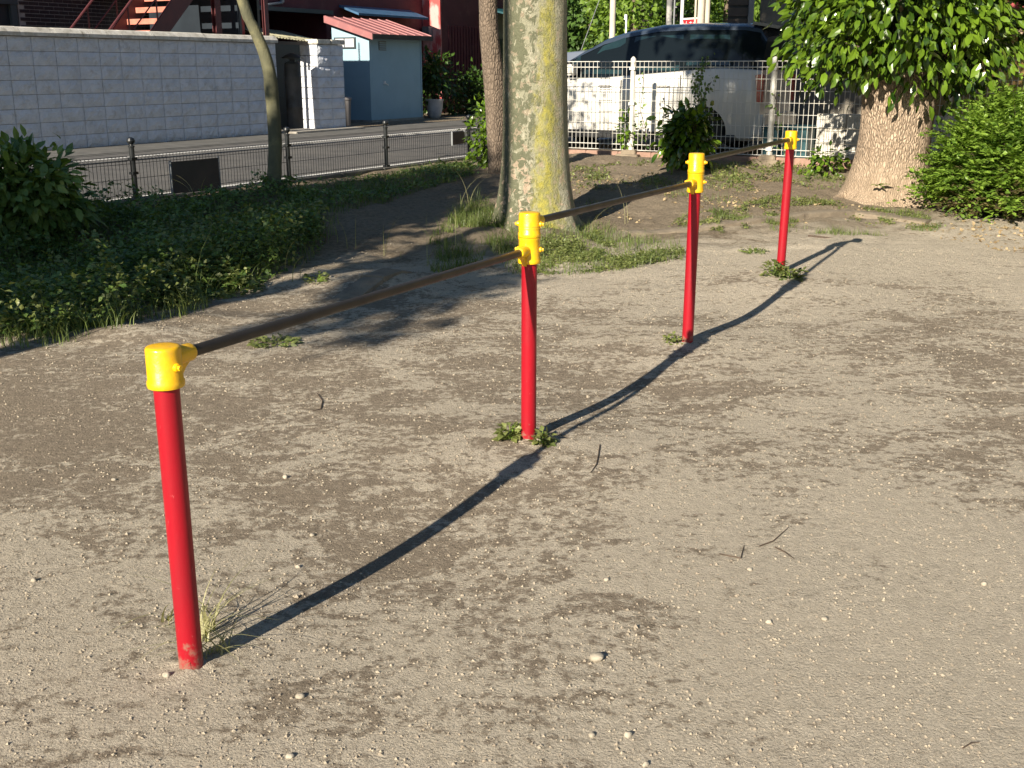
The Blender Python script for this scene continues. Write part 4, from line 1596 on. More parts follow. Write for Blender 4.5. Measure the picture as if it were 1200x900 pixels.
b.build("window", M['glass'], bh)

ss = thing("slatted_screen", Q(866, 60, 18.5), "dark weathered slatted timber screen above the rear of the van", "screen")
ca = Q(854, 10, 18.5)
cb = Q(877, 10, 18.5)
for k in range(16):
    z = .4 + k * .17
    b = MB()
    b.box(ca.x, cb.x, ca.y, ca.y + .03, z, z + .13)
    b.build("slat", M['brownwood'], ss)
b = MB()
b.box(cb.x + .002, cb.x + .085, ca.y - .03, ca.y + .05, GZ, 4)
b.build("upright", M['tank'], ss)
b = MB()
b.box(ca.x, cb.x, ca.y + .035, ca.y + .06, .4, 3.1)
b.build("backing", M['darkroom'], ss)

# ------------------------------------------------------------------ leaves
LEAF_F = np.array([(0, 4, 1), (0, 2, 4), (4, 3, 1), (4, 2, 3)])
LEAF_G = np.array([(0, 8, 1), (0, 2, 8), (1, 8, 3), (2, 4, 8), (3, 8, 5), (4, 6, 8), (5, 8, 7), (6, 7, 8)])


def leaf_arrays(P, Dr, Nm, ln, wr=.28, fold=.18, droop=.15):
    """P base points, Dr leaf axis, Nm upward hint, ln lengths -> verts, faces"""
    n = len(P)
    Dr = Dr / np.linalg.norm(Dr, axis=1, keepdims=True)
    S = np.cross(Dr, Nm)
    S /= np.linalg.norm(S, axis=1, keepdims=True) + 1e-9
    U = np.cross(S, Dr)
    ln = ln[:, None]
    v0 = P
    v1 = P + Dr * ln * .42 - S * ln * wr + U * ln * wr * fold
    v2 = P + Dr * ln * .42 + S * ln * wr + U * ln * wr * fold
    v3 = P + Dr * ln - U * ln * droop
    v4 = P + Dr * ln * .5 - U * ln * .02
    if wr <= .285:
        a1 = P + Dr * ln * .24 - S * ln * wr * .80 + U * ln * wr * fold
        a2 = P + Dr * ln * .24 + S * ln * wr * .80 + U * ln * wr * fold
        b1 = P + Dr * ln * .58 - S * ln * wr * .92 + U * ln * (wr * fold - droop * .35)
        b2 = P + Dr * ln * .58 + S * ln * wr * .92 + U * ln * (wr * fold - droop * .35)
        c1 = P + Dr * ln * .84 - S * ln * wr * .42 - U * ln * droop * .7
        c2 = P + Dr * ln * .84 + S * ln * wr * .42 - U * ln * droop * .7
        V = np.stack([v0, a1, a2, b1, b2, c1, c2, v3, v4], 1).reshape(-1, 3)
        F = (np.arange(n)[:, None, None] * 9 + LEAF_G[None]).reshape(-1, 3)
        return V, F
    V = np.stack([v0, v1, v2, v3, v4], 1).reshape(-1, 3)
    F = (np.arange(n)[:, None, None] * 5 + LEAF_F[None]).reshape(-1, 3)
    return V, F


def rand_unit(n, r=rng):
    v = r.normal(size=(n, 3))
    return v / np.linalg.norm(v, axis=1, keepdims=True)


def crown_points(c, rad, nclump, per, csize, shell=.55, seed=1, cut=None):
    """clumps in an ellipsoid, mostly near its skin: returns points and outward directions"""
    r = np.random.default_rng(seed)
    d = rand_unit(nclump, r)
    rr = shell + (1 - shell) * r.random(nclump) ** .6
    cc = d * rr[:, None] * np.array(rad)
    lump = 1 + .22 * np.sin(d[:, 0] * 5 + seed) * np.cos(d[:, 2] * 4 + seed * 2) + .10 * r.normal(size=nclump)
    cc *= lump[:, None]
    if cut is not None:
        cc = cc[cut(cc)]
        d = d[:len(cc)] if False else cc / (np.linalg.norm(cc / np.array(rad), axis=1, keepdims=True) * np.array(rad) + 1e-9)
    m = len(cc)
    off = r.normal(size=(m, per, 3)) * csize
    P = (cc[:, None, :] + off).reshape(-1, 3) + np.array(c)
    O = off / (np.linalg.norm(off, axis=2, keepdims=True) + 1e-9)
    dirs = (O * .7 + (cc / (np.linalg.norm(cc, axis=1, keepdims=True) + 1e-9))[:, None, :] * .6).reshape(-1, 3)
    return P, dirs, cc + np.array(c)


def crown(name, root, c, rad, nclump, per, csize, leaf, mt, seed, droop=.3, wr=.3, shell=.55, flat=.5, cut=None, parts=0, frontdir=None):
    P, dr, cc = crown_points(c, rad, nclump, per, csize, shell, seed, cut)
    r = np.random.default_rng(seed + 99)
    n = len(P)
    dr = dr + r.normal(size=(n, 3)) * .45
    dr[:, 2] -= droop
    nm = np.tile(np.array([0, 0, 1.0]), (n, 1)) + r.normal(size=(n, 3)) * flat
    ln = leaf * (.65 + .6 * r.random(n))
    if parts:
        key = (P - np.array(c)) @ np.array(frontdir)
        order = np.argsort(-key)
        sel = order[:parts * 3]
        sel = r.choice(sel, parts, replace=False)
        rest = np.ones(n, bool)
        rest[sel] = False
        V1 = leaf_arrays(np.zeros((1, 3)), np.array([[0, 1.0, 0]]), np.array([[0, 0, 1.0]]), np.array([1.0]), wr)
        me = bpy.data.meshes.new("leaf")
        me.from_pydata([tuple(v) for v in V1[0]], [], [tuple(int(i_) for i_ in f) for f in V1[1]])
        me.materials.append(mt)
        for i_ in sel:
            y = Vector(dr[i_]).normalized()
            x = y.cross(Vector(nm[i_])).normalized()
            z = x.cross(y)
            m4 = Matrix(((x.x, y.x, z.x, P[i_][0]), (x.y, y.y, z.y, P[i_][1]), (x.z, y.z, z.z, P[i_][2]), (0, 0, 0, 1))) @ Matrix.Scale(float(ln[i_]), 4)
            place(me, "leaf", m4, root)
        P, dr, nm, ln = P[rest], dr[rest], nm[rest], ln[rest]
    V, F = leaf_arrays(P, dr, nm, ln, wr)
    o = fast_mesh(name, V, F, mt, root)
    return o, cc


def branches(root, base, cc, n, r0, mt, seed=1, nm="limb"):
    r = random.Random(seed)
    b = MB()
    pick = [Vector(cc[r.randrange(len(cc))]) for _ in range(n)]
    for p in pick:
        mid = Vector(base).lerp(p, .5) + Vector((r.uniform(-.1, .1), r.uniform(-.1, .1), r.uniform(.0, .25))) * (p - Vector(base)).length * .5
        b.tube([base, mid, p], [r0, r0 * .55, r0 * .15], 6)
    return b.build(nm, mt, root, smooth=True)


# --- big plane tree
def trunk_mesh(path, radf, n=48, flare=None, lobes=5, seed=3, steps=60, wob=.02, lobe_amp=.25):
    """path: list of (x,y,z); radf(z01)->radius"""
    pts = [Vector(p) for p in path]
    cum = [0]
    for a, b in zip(pts[:-1], pts[1:]):
        cum.append(cum[-1] + (b - a).length)
    tot = cum[-1]
    V, F = [], []
    r = random.Random(seed)
    ph = [r.uniform(0, 6.28) for _ in range(8)]
    for i_ in range(steps + 1):
        f = (i_ / steps) ** 1.5
        dd = f * tot
        k = max(0, min(len(pts) - 2, next((q - 1 for q in range(1, len(cum)) if cum[q] >= dd - 1e-9), len(pts) - 2)))
        ff = (dd - cum[k]) / (cum[k + 1] - cum[k])
        # catmull-rom
        p0, p1, p2, p3 = pts[max(k - 1, 0)], pts[k], pts[k + 1], pts[min(k + 2, len(pts) - 1)]
        c = 0.5 * ((2 * p1) + (p2 - p0) * ff + (2 * p0 - 5 * p1 + 4 * p2 - p3) * ff * ff + (3 * p1 - p0 - 3 * p2 + p3) * ff ** 3)
        rad, lob = radf(dd)
        for q in range(n):
            an = 2 * math.pi * q / n
            wv = 1 + wob * (math.sin(3 * an + ph[0] + dd * 2) + .6 * math.sin(5 * an + ph[1] - dd * 3) + .5 * math.sin(2 * an + ph[2] + dd))
            wv += lob * (math.sin(lobes * an + ph[3]) * .6 + math.sin((lobes + 2) * an + ph[4]) * .4)
            V.append((c.x + math.cos(an) * rad * wv, c.y + math.sin(an) * rad * wv, c.z))
    for i_ in range(steps):
        for q in range(n):
            q2 = (q + 1) % n
            F.append((i_ * n + q, i_ * n + q2, (i_ + 1) * n + q2, (i_ + 1) * n + q))
    return V, F


pt = Vector((.232, 10.4, float(tz(.232, 10.4))))
M['barkplane'] = bark_plane(pt.x, pt.y)
plane = thing("plane_tree", pt, "large tree with mottled grey olive bark and a yellow mossy streak beside the bars", "tree")


def rf1(d):
    fl = math.exp(-(d - .0) / .30)
    return .302 - .008 * d + .16 * fl, .02 + .24 * fl


V_, F_ = trunk_mesh([(pt.x + .0, pt.y, pt.z - .12), (pt.x - .005, pt.y, pt.z + .5), (pt.x - .02, pt.y, pt.z + 1.3), (pt.x - .02, pt.y, pt.z + 2.4), (pt.x + .0, pt.y, 5.2)], rf1, 64, lobes=5, seed=5, steps=70, wob=.012)
fast_mesh("trunk", V_, F_, M['barkplane'], plane, smooth=True)
for (cx, cy, cz, rx, ry, rz, sd) in ((0, 0, 6.9, 2.2, 2.0, 1.6, 11),):
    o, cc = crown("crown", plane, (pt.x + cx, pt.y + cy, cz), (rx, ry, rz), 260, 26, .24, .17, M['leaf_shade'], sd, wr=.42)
    branches(plane, (pt.x, pt.y, 5.0), cc, 16, .13, M['barkplane'], 4)

# --- scaly brown trunk behind it
bt = G(583, 203)
brown = thing("pine_trunk_tree", bt, "slim brown scaly trunked tree just left of the big mottled tree", "tree")
yb = bt.y
pth = [(583, 206), (582, 180), (579, 100), (573.5, 40), (572, 0)]
pp = [Q(a, b_, yb) for a, b_ in pth]
pp[0].z = bt.z - .1
pp.append(pp[-1] + Vector((-.05, 0, 2.8)))
V_, F_ = trunk_mesh(pp, lambda d: (.094 + .026 * math.exp(-abs(d - 1.2) / .9) + .03 * math.exp(-d / .1), .02), 32, seed=8, steps=40, wob=.02)
fast_mesh("trunk", V_, F_, M['barkbrown'], brown, smooth=True)
tp = pp[-1]
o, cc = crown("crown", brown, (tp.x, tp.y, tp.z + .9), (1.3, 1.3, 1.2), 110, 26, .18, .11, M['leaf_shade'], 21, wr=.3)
branches(brown, tp - Vector((0, 0, .2)), cc, 8, .06, M['barkbrown'], 5)

# --- slender leaning tree by the fence
sb = G(320, 224)
slim = thing("slim_leaning_tree", sb, "thin leaning green grey trunk standing in front of the black fence", "tree")
pth = [(320, 226), (322.5, 176), (321, 140), (318.5, 110), (316, 86), (309, 60), (296, 30), (284, 0)]
pp = [Q(a, b_, sb.y) for a, b_ in pth]
pp[0].z = sb.z - .05
pp.append(pp[-1] + Vector((-.30, .1, 1.3)))
V_, F_ = trunk_mesh(pp, lambda d: (.070 - .008 * d + .02 * math.exp(-d / .1) + .005 * math.exp(-((d - 1.05) / .08) ** 2), .02), 24, seed=9, steps=40, wob=.03)
fast_mesh("trunk", V_, F_, M['barkthin'], slim, smooth=True)
tp = pp[-1]
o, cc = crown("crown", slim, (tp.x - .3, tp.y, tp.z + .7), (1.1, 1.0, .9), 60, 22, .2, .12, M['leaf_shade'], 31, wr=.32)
branches(slim, tp - Vector((0, 0, .1)), cc, 7, .035, M['barkthin'], 6)

# --- the great stump with its sprout crown
sp = G(1037, 236)
sp = Vector((sp.x + .13, sp.y + .32, float(tz(sp.x + .13, sp.y + .32))))
stump = thing("stump_tree", sp, "thick pollarded tree trunk with pale ridged bark under a dome of glossy leaves", "tree")


def rf2(d):
    fl = math.exp(-d / .25)
    return .372 + .38 * fl + .03 * math.exp(-((d - 1.25) / .3) ** 2), .02 + .20 * fl


V_, F_ = trunk_mesh([(sp.x, sp.y, sp.z - .12), (sp.x + .0, sp.y, sp.z + .3), (sp.x + .02, sp.y, sp.z + .8), (sp.x + .04, sp.y, sp.z + 1.3), (sp.x + .05, sp.y, sp.z + 1.55)], rf2, 72, lobes=4, seed=14, steps=60, wob=.014)
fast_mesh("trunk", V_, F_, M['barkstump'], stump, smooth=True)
# surface roots
b = MB()
for (ang, ln_, r0) in ((205, .45, .07), (240, .38, .06), (300, .30, .07), (325, .40, .09), (350, .40, .08)):
    d = Vector((math.cos(R(ang)), math.sin(R(ang)), 0))
    c0 = Vector((sp.x, sp.y, 0)) + d * .36
    pts_, rs_ = [], []
    for k in range(7):
        q = k / 6
        p = c0 + d * ln_ * q + Vector((-d.y, d.x, 0)) * .10 * math.sin(q * 2.5 + ang)
        zg = float(tz(p.x, p.y))
        pts_.append((p.x, p.y, zg + .08 * (1 - q) ** 1.6 - .04 * q))
        rs_.append(r0 * (1 - .62 * q))
    b.tube(pts_, rs_, 12)
b.build("root", M['barkstump'], stump, smooth=True)
fd = np.array([-.25, -.93, .15])
cs = Vector((sp.x + .02, sp.y - .05, 2.32))


def scut(cc):
    # irregular underside: lower on the left, higher to the right
    lim = -1.00 + .30 * sstep((cc[:, 0] - .1) / 1.0) + .12 * np.sin(cc[:, 0] * 9)
    return cc[:, 2] > lim


o, cc = crown("crown", stump, cs, (1.30, 1.15, 1.30), 520, 17, .115, .135, M['leaf_big'], 41, droop=.7, wr=.24, shell=.66, flat=.8, cut=scut, parts=300, frontdir=fd)
o['kind'] = 'stuff'
o, cc2 = crown("inner_foliage", stump, cs + Vector((0, .1, .05)), (1.05, .95, 1.08), 330, 24, .15, .12, M['leaf_shade_dark'], 43, droop=.6, wr=.3, shell=.25, cut=scut)  # darkened leaves paint the shade deep inside the crown
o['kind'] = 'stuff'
branches(stump, (sp.x, sp.y, sp.z + 1.35), cc, 40, .05, M['barkstump'], 7)
# sprig growing at the foot
sg2 = Q(1030, 214, sp.y - .52)
b = MB()
P_ = np.array([[sg2.x, sg2.y, sg2.z - .03]] * 5)
D2 = np.array([[1, -.2, .25], [-1, -.3, .2], [.3, -.8, .5], [-.4, -.5, .1], [.6, -.7, -.1]])
V_, F_ = leaf_arrays(P_, D2, np.tile([0, 0, 1.0], (5, 1)), np.array([.14, .11, .09, .08, .08]))
fast_mesh("foot_sprig", V_, F_, M['leaf_big'], stump)

# --- feathery bush on the right
bp = G(1186, 262)
bush = thing("feathery_bush", bp, "bright green fine leaved bush with brown sprigs at the right edge", "bush")
bx = Vector((bp.x + .22, bp.y + .60, float(tz(bp.x, bp.y + .6))))


def sprays(name, root, c, rad, nsp, per, length, leaf, mt, seed, up=.35, wr=.3, lowz=None):
    """arching twigs each carrying opposite leaflets"""
    r = np.random.default_rng(seed)
    d = rand_unit(nsp, r)
    d[:, 2] = np.abs(d[:, 2]) * .95 - .12
    st_ = d * np.array(rad) * (.45 + .45 * r.random(nsp))[:, None]
    dirn = d + np.array([0, 0, up]) + r.normal(size=(nsp, 3)) * .28
    dirn /= np.linalg.norm(dirn, axis=1, keepdims=True)
    L_ = length * (.5 + .8 * r.random(nsp))
    q = np.linspace(0, 1, per)
    P = st_[:, None, :] + dirn[:, None, :] * (q[None, :, None] * L_[:, None, None])
    P[:, :, 2] -= (q[None, :] ** 2) * L_[:, None] * .25
    side = np.cross(dirn, [0, 0, 1.0])
    side /= np.linalg.norm(side, axis=1, keepdims=True) + 1e-9
    sgn = np.where(np.arange(per) % 2 == 0, 1.0, -1.0)
    dr = dirn[:, None, :] * .7 + side[:, None, :] * sgn[None, :, None] * .9
    P = P.reshape(-1, 3) + np.array(c)
    dr = dr.reshape(-1, 3) + r.normal(size=(len(P), 3)) * .25
    keep = P[:, 2] > (c[2] - rad[2] * .5 if lowz is None else lowz)
    P, dr = P[keep], dr[keep]
    nm = np.tile([0, 0, 1.0], (len(P), 1)) + r.normal(size=P.shape) * .35
    V, F = leaf_arrays(P, dr, nm, leaf * (.6 + .7 * r.random(len(P))), wr)
    o = fast_mesh(name, V, F, mt, root)
    # twigs
    b = MB()
    idx = r.choice(nsp, min(nsp, 260), replace=False)
    for i_ in idx:
        a = Vector(st_[i_]) * .6 + Vector(c)
        e = Vector(st_[i_] + dirn[i_] * L_[i_] * .9) + Vector(c)
        if a.z < c[2] - .1 and e.z < c[2]:
            continue
        b.tube([a, a.lerp(e, .5) + Vector((0, 0, .02)), e - Vector((0, 0, L_[i_] * .2))], [.005, .003, .0015], 4, caps=False)
    b.build("twigs", M['twig'], root)
    return o


o = sprays("foliage", bush, (bx.x + .05, bx.y, bx.z + .28), (.86, .62, 1.10), 2300, 18, .38, .062, M['leaf_bush'], 51)
o['kind'] = 'stuff'
o = sprays("brown_foliage", bush, (bx.x - .28, bx.y - .20, bx.z + .1), (.42, .40, .48), 260, 15, .26, .045, M['leaf_brown'], 52)
o['kind'] = 'stuff'
P_, dr_, cc_ = crown_points((bx.x, bx.y + .05, bx.z + .42), (.64, .45, .72), 260, 24, .10, .2, 53)
V_, F_ = leaf_arrays(P_, dr_ + rng.normal(size=P_.shape) * .4, np.tile([0, 0, 1.0], (len(P_), 1)), np.full(len(P_), .06))
fast_mesh("inner_foliage", V_, F_, M['leaf_weed'], bush)
b = MB()
for k in range(9):
    a = R(k * 40)
    b.tube([(bx.x, bx.y, bx.z - .05), (bx.x + math.cos(a) * .25, bx.y + math.sin(a) * .2, bx.z + .35), (bx.x + math.cos(a) * .6, bx.y + math.sin(a) * .45, bx.z + .7)], [.02, .013, .005], 6)
b.build("stem", M['twig'], bush)

# --- shrub against the white fence
fb = G(808, 199)
shrub = thing("fence_shrub", fb, "broad leaved shrub growing against the white fence, in front of the van's rear", "shrub")
o, cc = crown("foliage", shrub, (fb.x - .02, fb.y + .05, fb.z + .42), (.25, .22, .35), 62, 18, .06, .115, M['leaf_big'], 61, droop=.45, wr=.27, shell=.35, parts=120, frontdir=np.array([-.3, -.95, 0.05]))
o['kind'] = 'stuff'
branches(shrub, (fb.x, fb.y + .05, fb.z), cc, 14, .014, M['twig'], 8, "stem")
# second little one left of the stump and climbers on the fence
for (px, py, hh, rad_, lab) in ((968, 205, .30, .22, "small leafy sapling at the left foot of the big stump"),
                                (735, 182, .5, .10, "thin climbing weed at the foot of the white fence post")):
    q = G(px, py)
    root = thing("sapling", q, lab, "sapling")
    o, cc = crown("foliage", root, (q.x, q.y, q.z + hh * .6), (rad_, rad_ * .8, hh * .6), 22, 9, .05, .085, M['leaf_big'], 71 + px, droop=.3, wr=.28, shell=.3)
    branches(root, (q.x, q.y, q.z - .02), cc, 8, .008, M['twig'], 8, "stem")
vine = thing("fence_climber", W(SF - .03, -8.75, GZ), "ragged climbing vine hanging on the white fence above the shrub", "vine")
r = np.random.default_rng(5)
P_ = []
b = MB()
for (u0, u1, zt_) in ((8.70, 8.80, 1.60), (8.74, 8.70, 1.45), (8.0, 7.90, 1.40), (8.62, 8.9, 1.3), (9.95, 9.75, 1.2)):
    pts_ = []
    for k in range(14):
        f = k / 13
        u = u0 + (u1 - u0) * f + .03 * math.sin(f * 9 + u0 * 7)
        pts_.append(W(SF - .015 + .02 * math.sin(f * 20), -u, GZ + (zt_ - GZ) * f))
        dens = 9 if u0 > 8.5 and u0 < 9 else 2
        for _ in range(dens):
            p = pts_[-1] + Vector((random.gauss(0, .035), random.gauss(0, .03), random.gauss(0, .04)))
            P_.append(p)
    MB().tube(pts_, .004, 5).build("vine_stem", M['twig'], vine)
P_ = np.array([tuple(p) for p in P_])
dr_ = r.normal(size=P_.shape)
dr_[:, 2] -= .5
V_, F_ = leaf_arrays(P_, dr_, np.tile([-.4, -.8, .3], (len(P_), 1)) + r.normal(size=P_.shape) * .3, .06 * (.6 + .7 * r.random(len(P_))))
fast_mesh("vine_leaves", V_, F_, M['leaf_weed'], vine)

# --- leafy clump between street fence and brown trunk
q = G(562, 200)
cl = thing("corner_shrub", (q.x + .12, q.y + .4, q.z), "dark leafy shrub behind the end of the black fence, left of the brown trunk", "shrub")
o, cc = crown("foliage", cl, (q.x + .12, q.y + .4, q.z + .42), (.22, .22, .50), 90, 18, .06, .07, M['leaf_big'], 81, droop=.2, wr=.3, shell=.3)
branches(cl, (q.x + .12, q.y + .4, q.z), cc, 10, .012, M['twig'], 9, "stem")

# --- plants below the second house
gp = thing("garden_plants", W(16.5, 2.1, GZ), "shade-darkened mass of garden plants below the red house wall", "plants")
for k, (s, t, rx, rz) in enumerate(((14.6, 2.2, .6, .9), (15.6, 1.9, .7, .65), (16.9, 1.9, .8, .5), (18.2, 2.0, .9, .45), (19.8, 2.0, .8, .4))):
    c = W(s, t, GZ + rz * .7)
    crown("foliage", gp, c, (rx, .5, rz), 55, 16, .12, .13, M['leaf_shade_dark'], 90 + k, droop=.2, wr=.3, shell=.3)  # darkened leaf colour stands in for shade over the bed
potc = W(13.2, 1.5, GZ)
pot = thing("flower_pot", potc, "large white flower pot right of the blue shed", "pot")
MB().lathe([(.12, 0), (.16, .05), (.20, .22), (.215, .40), (.23, .42), (.23, .45), (.20, .45), (.19, .40)], 24, potc).build("pot_body", M['pot'], pot, smooth=35)
potp = thing("potted_plant", potc + Vector((0, 0, .4)), "shade-darkened leafy plant growing out of the white pot by the shed", "plant")
o, cc = crown("foliage", potp, potc + Vector((0, .0, 1.0)), (.38, .3, .55), 45, 14, .09, .14, M['leaf_shade_dark'], 97, droop=.2, wr=.28, shell=.3)  # shade put into the leaf colour here as well
branches(potp, potc + Vector((0, 0, .4)), cc, 10, .012, M['twig'], 9, "stem")

# --- trees beyond the van
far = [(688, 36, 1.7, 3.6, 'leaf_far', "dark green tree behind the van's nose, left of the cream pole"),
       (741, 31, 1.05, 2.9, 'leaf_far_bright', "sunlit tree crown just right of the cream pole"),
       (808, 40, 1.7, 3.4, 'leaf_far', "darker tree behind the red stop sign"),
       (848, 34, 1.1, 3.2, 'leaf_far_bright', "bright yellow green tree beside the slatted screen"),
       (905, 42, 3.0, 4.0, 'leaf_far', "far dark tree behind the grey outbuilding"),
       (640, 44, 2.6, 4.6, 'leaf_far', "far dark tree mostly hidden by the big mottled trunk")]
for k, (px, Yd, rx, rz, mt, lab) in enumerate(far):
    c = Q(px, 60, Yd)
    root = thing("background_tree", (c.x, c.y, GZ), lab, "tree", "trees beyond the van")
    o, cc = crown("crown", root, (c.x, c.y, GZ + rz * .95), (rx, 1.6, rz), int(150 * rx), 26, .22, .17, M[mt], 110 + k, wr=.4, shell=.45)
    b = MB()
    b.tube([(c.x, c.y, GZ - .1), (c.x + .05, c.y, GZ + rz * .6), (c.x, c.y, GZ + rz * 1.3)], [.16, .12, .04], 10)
    b.build("trunk", M['barkbrown'], root, smooth=True)
# a dense wood closing the view
wv, wF, off = [], [], 0
for k in range(11):
    c = Q(560 + k * 55, 50, 52)
    P_, dr_, cc_ = crown_points((c.x, c.y + random.uniform(-2, 2), 4.2), (2.6, 1.6, 4.6), 260, 14, .35, .5, 140 + k)
    V_, F_ = leaf_arrays(P_, dr_ + rng.normal(size=P_.shape) * .4, np.tile([0, 0, 1.0], (len(P_), 1)) + rng.normal(size=P_.shape) * .5, .34 * (.6 + .6 * rng.random(len(P_))), .42)
    wv.append(V_)
    wF.append(F_ + off)
    off += len(V_)
o = fast_mesh("far_wood", np.concatenate(wv), np.concatenate(wF), M['leaf_far'])
tag(o, "far mass of dark green woodland closing the view above the van", "wood", kind='stuff')

# --- row of trees along the street side, left of and behind the camera: they throw the shade
rows = [(-9.8, -7.45, 1.55, 1.15, 2.6, 2.3), (-12.6, -7.1, 1.7, 1.1, 3.9, 2.6), (-16.0, -7.1, 1.8, 1.1, 5.0, 2.8), (-19.5, -7.1, 1.8, 1.1, 5.6, 3.0), (-12.2, -8.8, 1.3, .8, 8.7, .8), (1.0, -14.2, 2.2, 3.0, 4.9, 1.9), (1.6, -20.5, 2.2, 2.4, 4.9, 1.9)]
for k, (s, t, ra_, rt_, zc2, rz) in enumerate(rows):
    c = W(s, t, zc2)
    zg = float(tz(c.x, c.y))
    root = thing("street_tree", (c.x, c.y, zg), ["leafy tree", "bushy tree", "tall tree", "rounded tree", "high crowned tree", "broad tree", "wide spreading tree"][k] + (" left of the viewpoint along the black fence" if k < 5 else " out of the picture on the right, shading the ochre house"), "tree", "trees around the playground")
    P_, dr_, cc_ = crown_points((0, 0, 0), (ra_, rt_, rz), int(75 * rz * ra_), 26, .20, .25, 160 + k)
    # ellipsoid axes along the street
    R2 = np.array([[D_[0], -N_[0], 0], [D_[1], -N_[1], 0], [0, 0, 1]])
    P_ = P_ @ R2.T + np.array(c)
    V_, F_ = leaf_arrays(P_, dr_ + rng.normal(size=P_.shape) * .4, np.tile([0, 0, 1.0], (len(P_), 1)) + rng.normal(size=P_.shape) * .5, .16 * (.6 + .6 * rng.random(len(P_))), .40)
    fast_mesh("crown", V_, F_, M['leaf_shade'], root)
    b = MB()
    b.tube([(c.x, c.y, zg - .1), (c.x + .05, c.y, zc2 * .5), (c.x, c.y, zc2 + rz * .4)], [.12, .09, .04], 10)
    b.build("trunk", M['barkthin'], root, smooth=True)
    if k == 2:      # a low bough reaching out over the open dirt
        for (bs_, bt_, bz, n_) in ((-14.9, -9.62, 5.0, 24), (-14.2, -9.15, 5.1, 24), (-15.6, -9.85, 4.9, 8)):
            c5 = W(bs_, bt_, bz)
            MB().tube([W(-16.0, -7.3, 4.6), W((bs_ - 16) / 2, (bt_ - 7.3) / 2, bz - .1), c5], [.04, .025, .01], 6).build("bough", M['barkthin'], root, smooth=True)
            P_, dr_, cc_ = crown_points(c5, (.60, .38, .20), n_, 34, .10, .2, 190 + n_)
            V_, F_ = leaf_arrays(P_, dr_ + rng.normal(size=P_.shape) * .4, np.tile([0, 0, 1.0], (len(P_), 1)) + rng.normal(size=P_.shape) * .5, .15 * (.6 + .6 * rng.random(len(P_))), .40)
            fast_mesh("bough_leaves", V_, F_, M['leaf_shade'], root)

# ------------------------------------------------------------------ weeds and grass
def blades(pts, h, wdt, r, lean=.5, seg=3):
    """curved grass blades; pts Nx3, h heights"""
    n = len(pts)
    an = r.random(n) * 6.283
    d = np.stack([np.cos(an), np.sin(an), np.zeros(n)], 1)
    s = np.stack([-np.sin(an), np.cos(an), np.zeros(n)], 1)
    ln = lean * (.3 + 1.1 * r.random(n))
    V = []
    for k in range(seg + 1):
        f = k / seg
        c = pts + d * (h * ln * f ** 2)[:, None]
        c[:, 2] += h * (f - .35 * ln * f ** 2.5)
        w = wdt * (1 - f * .92) * .5
        V.append(c - s * w)
        V.append(c + s * w)
    V = np.stack(V, 1)
    m = V.shape[1]
    F = []
    for k in range(seg):
        F.append([2 * k, 2 * k + 1, 2 * k + 3, 2 * k + 2])
    F = np.array(F)
    F = (np.arange(n)[:, None, None] * m + F[None]).reshape(-1, 4)
    return V.reshape(-1, 3), F


def patch_points(poly, n, r, clump=0.0, ncl=0):
    """random terrain points inside a polygon given in photograph pixels"""
    w = [G(*p) for p in poly]
    xs = np.array([p.x for p in w])
    ys = np.array([p.y for p in w])
    out = []
    if ncl:
        cx = None
    tries = 0
    pts = np.zeros((0, 2))
    while len(pts) < n and tries < 60:
        q = np.stack([r.uniform(xs.min(), xs.max(), n * 2), r.uniform(ys.min(), ys.max(), n * 2)], 1)
        inside = np.zeros(len(q), bool)
        j_ = len(xs) - 1
        for i_ in range(len(xs)):
            c = ((ys[i_] > q[:, 1]) != (ys[j_] > q[:, 1])) & (q[:, 0] < (xs[j_] - xs[i_]) * (q[:, 1] - ys[i_]) / (ys[j_] - ys[i_] + 1e-12) + xs[i_])
            inside ^= c
            j_ = i_
        q = q[inside]
        if clump:
            nn = vnoise(q[:, 0] * 2.3 + 5, q[:, 1] * 2.3) + vnoise(q[:, 0] * 7.3 + 5, q[:, 1] * 7.3) * .7
            q = q[nn > clump + r.normal(size=len(nn)) * .06]
        pts = np.concatenate([pts, q])
        tries += 1
    pts = pts[:n]
    return np.column_stack([pts, tz(pts[:, 0], pts[:, 1])])


def grass_stuff(name, lab, poly, n, hmin, hmax, seed, mt='grass', clump=0.0, w=.005, lean=.7, cat="grass"):
    r = np.random.default_rng(seed)
    P = patch_points(poly, n, r, clump)
    h = hmin + (hmax - hmin) * r.random(len(P)) ** 1.8
    V, F = blades(P, h, w, r, lean)
    o = fast_mesh(name, V, F, M[mt])
    return tag(o, lab, cat, kind='stuff')


def weed_stuff(name, lab, poly, n, hmax, leaf, seed, mt='leaf_weed', clump=0.0, hmin=0.0, cat="weeds", wr=.34):
    r = np.random.default_rng(seed)
    P = patch_points(poly, n, r, clump)
    hn = .55 + 1.3 * vnoise(P[:, 0] * 2.1, P[:, 1] * 2.1 + 3) + .9 * vnoise(P[:, 0] * 6, P[:, 1] * 6)
    P[:, 2] += hmin + (hmax - hmin) * np.clip(hn, .1, 1.2) * r.random(len(P)) ** .7
    d = r.normal(size=P.shape)
    d[:, 2] = d[:, 2] * .4
    nm = np.tile([0, 0, 1.0], (len(P), 1)) + r.normal(size=P.shape) * .45
    V, F = leaf_arrays(P, d, nm, leaf * (.5 + .8 * r.random(len(P))), wr)
    o = fast_mesh(name, V, F, M[mt])
    return tag(o, lab, cat, kind='stuff')


